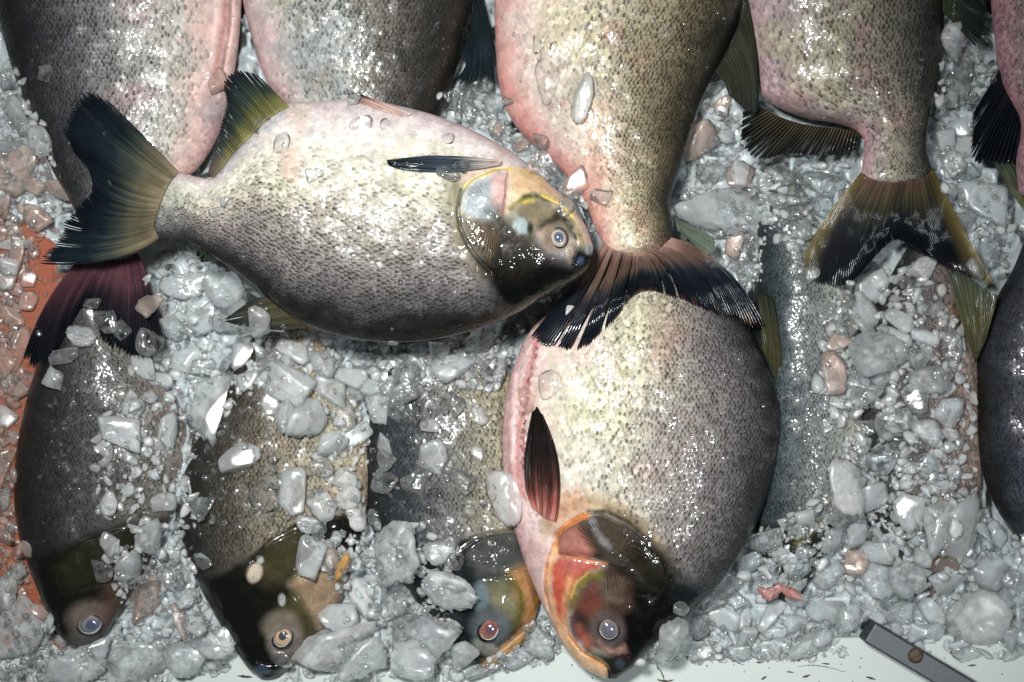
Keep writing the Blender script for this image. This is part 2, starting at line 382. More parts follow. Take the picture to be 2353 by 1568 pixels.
        dv = np.cross(n, du); dv /= np.linalg.norm(dv, axis=1)[:, None] + 1e-12
        # random tilt so that wet faces catch the lamp one by one
        n2 = n + du * rs.normal(-0.02, 0.05, len(t))[:, None] + dv * rs.normal(0, 0.05, len(t))[:, None]
        n2 /= np.linalg.norm(n2, axis=1)[:, None]
        du = du - n2 * np.sum(du * n2, 1)[:, None]; dv = dv - n2 * np.sum(dv * n2, 1)[:, None]
        lu = np.array([-.55, -.55, -.55, 0.05, 0.05, 0.05, .50, .66, .50]); lv = np.array([-.45, 0, .45, -.54, 0, .54, -.34, 0, .34])
        lh = np.array([-.03, .01, -.03, .03, .075, .03, .03, .06, .03])
        z = size[:, None, None]
        R = p[:, None] + du[:, None] * lu[None, :, None] * z + dv[:, None] * lv[None, :, None] * z + n2[:, None] * lh[None, :, None] * z
        c, d = s.color(t, v, X, Y)
        d = np.clip((.35 + 1.0 * d) * (rs.random(len(t)) < .35 + .9 * d) * np.clip(d * 6, 0, 1) * rs.uniform(.55, 1.25, len(t)) * (.75 + .5 * noise(X / 26, Y / 26, s.seed + 71)), 0, 1)
        c = c * rs.uniform(0.86, 1.10, (len(t), 1)) * (1 + rs.normal(0, 0.015, (len(t), 3)))
        wv = np.array([.3, .3, .3, 0.10, 0.22, 0.10, 0.22, 1.0, 0.22])      # a dark comma of pigment at the free edge of each scale
        wgt = d[:, None] * wv[None]
        side = rs.random(len(t)); wgt[:, 6] = np.where(side < .22, d * .8, d * .12); wgt[:, 8] = np.where(side > .70, d * .8, d * .12)
        wgt[:, 4] = d * np.where(rs.random(len(t)) < .75, .95, .4); wgt[:, 1] = d * .55
        big = (d > .7) & (rs.random(len(t)) < .3); wgt[:, 6:9] = np.where(big[:, None], np.maximum(wgt[:, 6:9], d[:, None] * .8), wgt[:, 6:9])
        wgt = np.clip(wgt, 0, .97)
        C = c[:, None] * (1 - wgt[..., None]) + s.tick * wgt[..., None]
        m = len(t); q = np.array([[0, 1, 4, 3], [1, 2, 5, 4], [3, 4, 7, 6], [4, 5, 8, 7]])
        # keep facing out
        Q = (np.arange(m)[:, None, None] * 9 + q[None]).reshape(-1, 4)
        flip = np.sum(np.cross(R[:, 1] - R[:, 0], R[:, 3] - R[:, 0]) * n, 1) < 0
        Qr = Q.reshape(m, 4, 4); Qr[flip] = Qr[flip][:, :, ::-1]
        o = link('scales', mkmesh('scales', s.to_local(R.reshape(-1, 3)), Qr.reshape(-1, 4), None, C.reshape(-1, 3)), M_scale, s.root, 'stuff')
        return o
    def inv(s, X, Y):
        """rough (t, v) of a layout point, for pigment on added parts"""
        tg = np.linspace(0, 1, 60); r = spline(s.st, tg); v = np.linspace(-1, 1, 31)
        w = (v + 1) / 2; px = r[:, None, 0] * (1 - w) + r[:, None, 2] * w; py = r[:, None, 1] * (1 - w) + r[:, None, 3] * w
        F = np.stack([px.ravel(), py.ravel()], -1); k = np.array([np.argmin((F[:, 0] - a) ** 2 + (F[:, 1] - b) ** 2) for a, b in zip(X.ravel(), Y.ravel())])
        return np.repeat(tg, 31)[k].reshape(X.shape), np.tile(v, 60)[k].reshape(X.shape)
    def gill(s, poly, off, c=None):
        """gill cover: a thin plate over the head, its free edge proud and rounded down; poly rows (x, y, lift)"""
        b = resample(np.vstack([poly, poly[:1]]), 150)[:-1]; n = len(b)
        c = np.array(c if c is not None else b[:, :2].mean(0)); r = 1 - np.linspace(1, 0, 42) ** 1.6; r[0] = 0.02
        lift = np.convolve(np.r_[b[-6:, 2], b[:, 2], b[:6, 2]], np.ones(13) / 13, 'valid')
        X = c[0] + r[:, None] * (b[None, :, 0] - c[0]); Y = c[1] + r[:, None] * (b[None, :, 1] - c[1])
        e = np.where(r > .95, ((r - .95) / .05) ** 2 * .75, 0)
        z = s.hm(X, Y) + (-0.0005 + (off + .0005) * lift[None] * sst(0.0, .8, r)[:, None]) * (1 - e[:, None]) + 0.15 * s.dz(X, Y)
        # smooth the sampled height a little
        V = P(X, Y, z); t, v = s.inv(X[::6, ::6], Y[::6, ::6])
        big_t = np.repeat(np.repeat(t, 6, 0), 6, 1)[:len(r), :n]; big_v = np.repeat(np.repeat(v, 6, 0), 6, 1)[:len(r), :n]
        col, _ = s.color(big_t, big_v, X, Y)
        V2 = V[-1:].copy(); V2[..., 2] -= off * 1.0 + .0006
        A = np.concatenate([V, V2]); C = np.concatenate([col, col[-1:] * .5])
        o = link('gill_cover', mkmesh('gill_cover', s.to_local(A.reshape(-1, 3)), gridq(len(A), n, 0, True), None, C.reshape(-1, 3)), M_body, s.root)
        return o
    def eye(s, c, rx, ry, ang, rings, pupil, label=None, pr=0.5, lift=0.0, poff=(0, 0)):
        def dome(name, cx, cy, a, b_, h, rings_, par, z0, mat):
            nr, na = 22, 48; r = np.sin(np.linspace(0, np.pi / 2 * 1.0, nr)); r[0] = 0.01; th = np.linspace(0, 2 * np.pi, na, endpoint=False); an = math.radians(ang)
            ex = a * r[:, None] * np.cos(th); ey = b_ * r[:, None] * np.sin(th)
            X = cx + ex * math.cos(an) - ey * math.sin(an); Y = cy + ex * math.sin(an) + ey * math.cos(an)
            zz = z0 + h * np.sqrt(np.clip(1 - r ** 2, 0, 1))[:, None] + 0 * X
            V = P(X, Y, zz); rr = r[:, None] + 0.08 * (noise(X / 6, Y / 6, 3) - .5)
            ks = np.array([k for k, _ in rings_]); cs = np.array([lin(q) for _, q in rings_])
            C = np.stack([np.interp(rr, ks, cs[:, k]) for k in range(3)], -1) + 0 * X[..., None]
            o = link(name, mkmesh(name, V.reshape(-1, 3) - np.array(s.T0), gridq(nr, na, 0, True), None, C.reshape(-1, 3)), mat, par); return o
        z0 = float(s.hm(*c)) - 0.0012 + lift; u = FW / W
        e = dome('eye', c[0], c[1], rx, ry, rx * u * .42, rings, s.root, z0, M_eye)
        if label: e['label'] = label
        dome('pupil', c[0] + poff[0], c[1] + poff[1], rx * pr, ry * pr, rx * u * .34, pupil, e, z0 + rx * u * .17, M_eye)
        z1 = z0 + rx * u * .10
        dome('cornea', c[0] + poff[0] * .5, c[1] + poff[1] * .5, rx * .86, ry * .86, rx * u * .56, [(0, (255, 255, 255)), (1, (255, 255, 255))], e, z1, M_cornea)
        return e
    def fin(s, name, base, tip, nray=40, cols=(), zoff=0.0008, zb=None, zt=None, rag=0.12, split=0.25, mid=None, m=26, edge=None, stiff=1.0, seed=0, thick=0.0005, ridge=0.00018, streak=0.13, under=None, label=None, gap=0.4, tears=(), wav=1.0, dark_sp=0.16):
        rs = np.random.default_rng(s.seed * 50 + seed)
        sb = np.linspace(0, 1, nray + 1)
        B = resample(base, sb)[:, :2]; Tp = resample(tip, sb)[:, :2]; Md = resample(mid, sb)[:, :2] if mid is not None else (B + Tp) / 2
        r = np.linspace(0, 1, m)
        # ray lengths: slow and fast raggedness
        L = 1 - rag * (0.7 * noise(np.arange(nray) / 5.0, np.zeros(nray), seed + s.seed) + 0.3 * rs.random(nray) ** 2)
        spl = (rs.random(nray + 1) < split) * rs.uniform(0.25, 0.6, nray + 1); small = rs.uniform(0.015, 0.07, nray + 1)
        spl = np.maximum(spl, small)                       # how far in from the tip each boundary is torn
        gapv = np.full(nray + 1, gap)
        for (ts, td, tg) in tears:
            k0 = int(ts * nray); nk = max(1, int(round(tg)))
            for kk in range(k0, min(nray, k0 + nk)): L[kk] = 1 - td + .05 * abs(kk - k0 - nk / 2)
        V = np.zeros((nray, m, 5, 2)); hz = np.zeros((nray, m, 5)); RR = np.zeros((nray, m, 5)); SS = np.zeros((nray, m, 5))
        for i in range(nray):
            rl = r * L[i]
            def path(q): 
                f = q[:, None]; k = i
                return lambda w: ((1 - f) ** 2) * (B[k] * (1 - w) + B[k + 1] * w) + 2 * f * (1 - f) * ((2 * (Md[k] * (1 - w) + Md[k + 1] * w)) - .5 * (B[k] * (1 - w) + B[k + 1] * w) - .5 * (Tp[k] * (1 - w) + Tp[k + 1] * w)) + f ** 2 * (Tp[k] * (1 - w) + Tp[k + 1] * w)
            pt = path(rl)
            gl = gapv[i] * np.clip((r - (1 - spl[i])) / max(spl[i], .01), 0, 1) ** 0.8 * .5; gr = gapv[i + 1] * np.clip((r - (1 - spl[i + 1])) / max(spl[i + 1], .01), 0, 1) ** 0.8 * .5
            tp = np.where(r > .95, ((r - .95) / .05) ** 2 * .3, 0)
            wl = np.clip(gl + tp, 0, .9); wr = np.maximum(1 - np.clip(gr + tp, 0, .9), wl + .04)
            for j, q in enumerate((0, .3, .5, .7, 1)):
                w = (wl * (1 - q) + wr * q)[:, None]
                V[i, :, j] = pt(w); hz[i, :, j] = ridge * (0, .55, 1, .55, 0)[j] * (1 - .5 * r)
                RR[i, :, j] = rl; SS[i, :, j] = (i + w[:, 0]) / nray
        X, Y = V[..., 0], V[..., 1]
        zbv = (s.hm(X[:, 0, 2], Y[:, 0, 2]) if zb is None else np.full(nray, zb))[:, None, None]
        ztv = zbv if zt is None else zt
        zl = zbv * (1 - RR) + ztv * RR
        if under is not None:
            gu = under(X, Y) + zoff
            for _ in range(40):                       # drape: keep above what is below, then smooth along and across
                zl2 = np.maximum(zl, gu)
                k = zl2.copy(); k[:, 1:-1] = (zl2[:, :-2] + zl2[:, 1:-1] + zl2[:, 2:]) / 3; k[1:-1] = (k[:-2] + k[1:-1] + k[2:]) / 3
                zl = np.maximum(k, gu)
        zl = zl + wav * 0.0024 * (fbm(SS * 9 + seed, RR * 2.0, s.seed + 31) - .5) * sst(0, .4, RR)
        V3 = P(X, Y, zl + hz)
        splat(V3.reshape(-1, 3))
        ks = np.array([k for k, _ in cols]); cs = np.array([lin(q) for _, q in cols])
        rj = np.clip(RR + 0.16 * (rs.random((nray, 1, 1)) - .5) + .12 * (fbm(SS * 6, RR * 3, seed + 7) - .5), 0, 1)
        C = np.stack([np.interp(rj, ks, cs[:, k]) for k in range(3)], -1)
        if edge is not None:
            (s0, s1, ecol) = edge; me_ = sst(s0, s1, np.minimum(SS, 1 - SS))[..., None] * .8
            C = C * (1 - me_) + lin(ecol) * me_
        C = C * (.72 + .56 * noise(SS * 17 + seed, RR * 1.6, seed + 77))[..., None]
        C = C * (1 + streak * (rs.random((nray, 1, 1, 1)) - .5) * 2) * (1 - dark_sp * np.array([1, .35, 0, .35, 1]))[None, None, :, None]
        q5 = gridq(m, 5)
        Q = (np.arange(nray)[:, None, None] * (m * 5) + q5[None]).reshape(-1, 4)
        nz = np.cross(V3[:, 1, 0] - V3[:, 0, 0], V3[:, 0, 4] - V3[:, 0, 0])[:, 2].mean()
        if nz < 0: Q = Q[:, ::-1]
        me = mkmesh(name, s.to_local(V3.reshape(-1, 3)), Q, None, C.reshape(-1, 3))
        o = link(name, me, M_fin, s.root)
        md = o.modifiers.new('thickness', 'SOLIDIFY'); md.thickness = thick; md.offset = -1
        if label: o['label'] = label
        return o
# ------------------------------------------------------------------ the fish, lowest layer first
def rows(bd, h, z): return [(*b, hh, zz) for b, hh, zz in zip(bd, h, z)]
OLV = (38, 38, 28); BLK = (14, 17, 17)
def dark_stops(k=1.0, warm=0):
    f = lambda r, g, b: (r * k + warm, g * k + warm * .6, b * k)
    return [(-1, f(205, 190, 178), .1), (-.5, f(198, 188, 165), .5), (0, f(150, 142, 134), .8), (.4, f(96, 94, 98), .95), (.75, f(58, 60, 64), 1), (1, f(20, 24, 26), 1)]
EYE_G = [(0, (150, 140, 130)), (.45, (180, 168, 150)), (.66, (208, 190, 166)), (.78, (186, 166, 146)), (.84, (26, 28, 36)), (.92, (36, 38, 44)), (1, (110, 100, 90))]
pup_blue = [(0, (66, 74, 98)), (.5, (78, 92, 122)), (.8, (116, 126, 148)), (1, (178, 168, 156))]

# --- lower row, leftmost
F_I = Fish('dark fish beside the orange tray, head down with half buried face', rows(
 [(260, 640, 180, 640), (270, 720, 140, 720), (330, 800, 95, 820), (400, 900, 62, 920), (430, 1010, 38, 1040), (425, 1110, 33, 1150), (385, 1210, 52, 1260), (335, 1310, 85, 1350), (280, 1400, 118, 1430), (235, 1465, 150, 1472), (205, 1492, 175, 1490)],
 [.010, .016, .022, .026, .028, .028, .027, .023, .018, .012, .004], [.03] * 11), [(-1, (150, 142, 134), .3), (-.5, (128, 124, 120), .7), (0, (92, 92, 96), .9), (.4, (62, 64, 70), 1), (.75, (38, 41, 47), 1), (1, (14, 18, 21), 1)],
 [(20, 1290), (110, 1262), (180, 1228), (290, 1195), (420, 1180), (420, 1520), (20, 1520)],
 ops=[('poly', [(0, 1290), (110, 1262), (190, 1224), (290, 1196), (400, 1180), (400, 1520), (0, 1520)], (20, 22, 17), 14, 1),
  ('poly', [(125, 1300), (190, 1240), (300, 1205), (330, 1250), (250, 1330), (150, 1360)], (48, 45, 30), 14, .7),
  ('ell', (205, 1420), (52, 40), -10, (120, 106, 98), .35, .8), ('ell', (196, 1470), (42, 20), 10, (98, 96, 92), .3, .8),
  ('poly', [(240, 1340), (330, 1260), (320, 1380), (260, 1470), (235, 1480)], (112, 88, 74), 12, .6)],
 disp=[('groove', [(125, 1300), (190, 1240), (300, 1203)], 9, .0012), ('groove', [(150, 1360), (240, 1340), (270, 1290)], 8, .0006)], sc=9.5, seed=3, ns=(230, 100))
# --- lower row, second
F_J = Fish('fish with yellow jaw and pale cheek, head down under heaped ice', rows(
 [(690, 690, 610, 690), (730, 770, 575, 770), (790, 860, 508, 870), (835, 960, 452, 980), (850, 1060, 420, 1090), (845, 1150, 412, 1200), (830, 1240, 432, 1290), (800, 1340, 478, 1385), (755, 1430, 525, 1468), (700, 1500, 566, 1530), (640, 1552, 596, 1556)],
 [.012, .018, .024, .028, .030, .030, .029, .026, .020, .013, .005], [.03] * 11),
 [(-1, (216, 200, 170), .15), (-.5, (200, 188, 162), .7), (0, (158, 148, 130), .95), (.4, (104, 98, 90), 1), (.75, (54, 55, 55), 1), (1, (18, 22, 24), 1)],
 [(400, 1310), (460, 1330), (530, 1300), (590, 1262), (680, 1205), (760, 1175), (900, 1150), (900, 1580), (400, 1580)],
 ops=[('poly', [(400, 1318), (460, 1335), (535, 1300), (590, 1264), (680, 1207), (760, 1180), (900, 1160), (900, 1590), (400, 1590)], (20, 21, 16), 9, 1),
  ('poly', [(572, 1312), (612, 1265), (672, 1228), (730, 1225), (700, 1300), (665, 1332), (618, 1346), (585, 1330)], (74, 68, 44), 14, .85),
  ('rad', [(600, 1290), (640, 1240), (720, 1222), (720, 1300), (660, 1330)], (628, 1350), 110, (40, 40, 24), .55, 0),
  ('poly', [(666, 1341), (693, 1316), (753, 1312), (800, 1330), (800, 1430), (760, 1455), (730, 1458), (703, 1401)], (180, 154, 126), 8, .9),
  ('poly', [(690, 1345), (730, 1335), (745, 1365), (715, 1380)], (120, 100, 76), 12, .7),
  ('poly', [(640, 1400), (690, 1350), (705, 1400), (730, 1460), (690, 1480)], (84, 78, 48), 10, .8),
  ('ell', (648, 1440), (44, 36), 0, (128, 118, 104), .35, .9), ('ell', (655, 1474), (42, 44), 0, (140, 128, 122), .25, .7),
  ('poly', [(680, 1512), (715, 1485), (745, 1454), (765, 1460), (720, 1512), (660, 1545), (655, 1535)], (196, 160, 70), 5, .95),
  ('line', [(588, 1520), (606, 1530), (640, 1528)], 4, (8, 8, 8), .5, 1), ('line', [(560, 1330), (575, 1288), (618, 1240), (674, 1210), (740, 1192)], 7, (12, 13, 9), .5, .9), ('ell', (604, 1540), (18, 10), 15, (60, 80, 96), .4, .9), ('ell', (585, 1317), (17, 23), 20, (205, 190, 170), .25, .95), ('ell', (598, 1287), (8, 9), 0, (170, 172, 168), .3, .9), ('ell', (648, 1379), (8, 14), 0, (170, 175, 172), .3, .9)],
 disp=[('groove', [(581, 1290), (620, 1245), (676, 1214), (740, 1195)], 9, .0018), ('groove', [(666, 1341), (703, 1401), (730, 1458)], 6, .0012), ('groove', [(590, 1522), (612, 1530), (640, 1528)], 4, .0014)], sc=10.5, seed=5, ns=(300, 150), blotch=[((164, 130, 110), 60, .6, .35)])
# --- lower row, third
F_K = Fish('bluish fish with reddish eye and orange jaw, wedged left of the red gilled fish', rows(
 [(1040, 640, 960, 640), (1090, 720, 930, 720), (1160, 830, 870, 840), (1215, 940, 838, 960), (1240, 1050, 833, 1070), (1250, 1160, 845, 1180), (1256, 1270, 880, 1270), (1246, 1360, 946, 1370), (1222, 1440, 1008, 1445), (1182, 1500, 1055, 1502), (1128, 1534, 1092, 1530)],
 [.010, .016, .022, .026, .028, .028, .027, .023, .017, .011, .004], [.026] * 11),
 [(-1, (205, 195, 160), .3), (-.4, (180, 172, 150), .7), (.1, (126, 126, 128), .9), (.5, (80, 88, 98), 1), (.8, (44, 56, 66), 1), (1, (20, 28, 34), 1)],
 [(850, 1310), (960, 1290), (1040, 1245), (1090, 1225), (1180, 1215), (1300, 1215), (1300, 1560), (850, 1560)],
 ops=[('poly', [(850, 1315), (960, 1295), (1040, 1248), (1090, 1227), (1180, 1218), (1300, 1215), (1300, 1560), (850, 1560)], (24, 31, 33), 9, 1),
  ('poly', [(1075, 1270), (1110, 1238), (1165, 1226), (1215, 1240), (1222, 1290), (1180, 1312), (1130, 1325), (1090, 1320)], (92, 92, 88), 10, .9),
  ('rad', [(1065, 1300), (1085, 1250), (1170, 1225), (1215, 1255), (1170, 1310)], (1120, 1335), 95, (36, 40, 40), .7, 0),
  ('poly', [(1170, 1315), (1212, 1300), (1226, 1335), (1235, 1400), (1215, 1430), (1195, 1430)], (196, 142, 96), 9, .9),
  ('poly', [(1105, 1345), (1160, 1330), (1195, 1390), (1190, 1425), (1160, 1450), (1130, 1400)], (132, 128, 98), 10, .85),
  ('line', [(1168, 1325), (1196, 1360), (1200, 1400), (1180, 1440)], 12, (92, 88, 36), .6, .9),
  ('ell', (1105, 1372), (20, 36), 0, (110, 128, 134), .4, .8),
  ('ell', (1128, 1440), (46, 42), 0, (96, 102, 108), .35, .9),
  ('line', [(1250, 1370), (1225, 1440), (1180, 1490), (1125, 1530)], 22, (224, 160, 70), .5, .95), ('line', [(1215, 1445), (1160, 1490), (1120, 1525)], 10, (220, 178, 140), .5, .9),
  ('ell', (1118, 1490), (34, 16), 25, (150, 152, 140), .4, .7)],
 disp=[('groove', [(1050, 1262), (1090, 1234), (1170, 1222), (1230, 1225)], 8, .0016), ('groove', [(1110, 1330), (1160, 1325), (1230, 1312)], 6, .0008), ('rad', [(1065, 1300), (1085, 1250), (1170, 1225), (1215, 1255), (1170, 1310)], (1120, 1335), 95, .00025, 0), ('groove', [(1205, 1450), (1160, 1488), (1115, 1520)], 5, .001)], sc=9.5, seed=6, ns=(300, 150))
# --- right part of the lower row
F_L = Fish('grey fish with pale flank, half hidden right of the red gilled fish', rows(
 [(1815, 400, 1745, 410), (1860, 500, 1738, 510), (1930, 620, 1734, 640), (1972, 760, 1722, 780), (1986, 900, 1716, 920), (1976, 1050, 1712, 1060), (1940, 1180, 1716, 1190), (1890, 1290, 1742, 1290), (1836, 1380, 1785, 1380)],
 [.014, .022, .030, .035, .037, .036, .032, .022, .006], [.022] * 9),
 [(-1, (206, 204, 182), .05), (-.6, (190, 192, 182), .3), (-.2, (158, 164, 162), .8), (.15, (126, 134, 136), .95), (.5, (88, 104, 112), 1), (.85, (48, 64, 72), 1), (1, (24, 34, 42), 1)],
 [(1690, 1215), (1800, 1190), (1960, 1180), (1960, 1420), (1690, 1420)],
 ops=[('poly', [(1690, 1215), (1800, 1195), (1960, 1185), (1960, 1420), (1690, 1420)], (40, 44, 36), 10, 1), ('line', [(1830, 1250), (1885, 1205)], 8, (150, 140, 60), .5, .8)], sc=8.5, seed=8, ns=(170, 70))
F_M = Fish('grey brown fish buried under ice below the fanned black tail', rows(
 [(2170, 540, 2100, 545), (2205, 640, 2040, 645), (2242, 800, 1966, 800), (2252, 950, 1945, 950), (2256, 1080, 1952, 1080), (2248, 1180, 1985, 1190), (2220, 1290, 2040, 1290), (2160, 1370, 2100, 1370)],
 [.010, .018, .025, .027, .027, .025, .018, .006], [.024] * 8),
 [(-1, (190, 165, 150), .2), (-.4, (160, 145, 140), .7), (.2, (110, 108, 112), .9), (.7, (70, 74, 80), 1), (1, (40, 44, 50), 1)],
 None, sc=9, seed=9, ns=(150, 70), blotch=[((150, 120, 80), 80, .6, .6)])
F_F = Fish('dark bluish fish at the right edge with an olive fin', rows(
 [(2440, 480, 2372, 500), (2490, 580, 2332, 610), (2560, 680, 2288, 690), (2620, 800, 2254, 790), (2640, 930, 2243, 930), (2620, 1060, 2252, 1060), (2580, 1160, 2280, 1150), (2520, 1250, 2330, 1230), (2450, 1330, 2400, 1310)],
 [.012, .018, .026, .030, .032, .031, .028, .020, .006], [.034] * 9),
 [(-1, (200, 190, 190), .2), (-.3, (176, 168, 178), .8), (.2, (138, 136, 150), 1), (.6, (92, 96, 112), 1), (.88, (44, 52, 64), 1), (1, (16, 22, 28), 1)],
 [(2300, 1260), (2420, 1180), (2600, 1100), (2600, 1400), (2300, 1400)], ops=[('poly', [(2300, 1260), (2420, 1180), (2600, 1100), (2600, 1400), (2300, 1400)], (30, 32, 28), 10, 1)], sc=9.5, seed=11, ns=(170, 90))
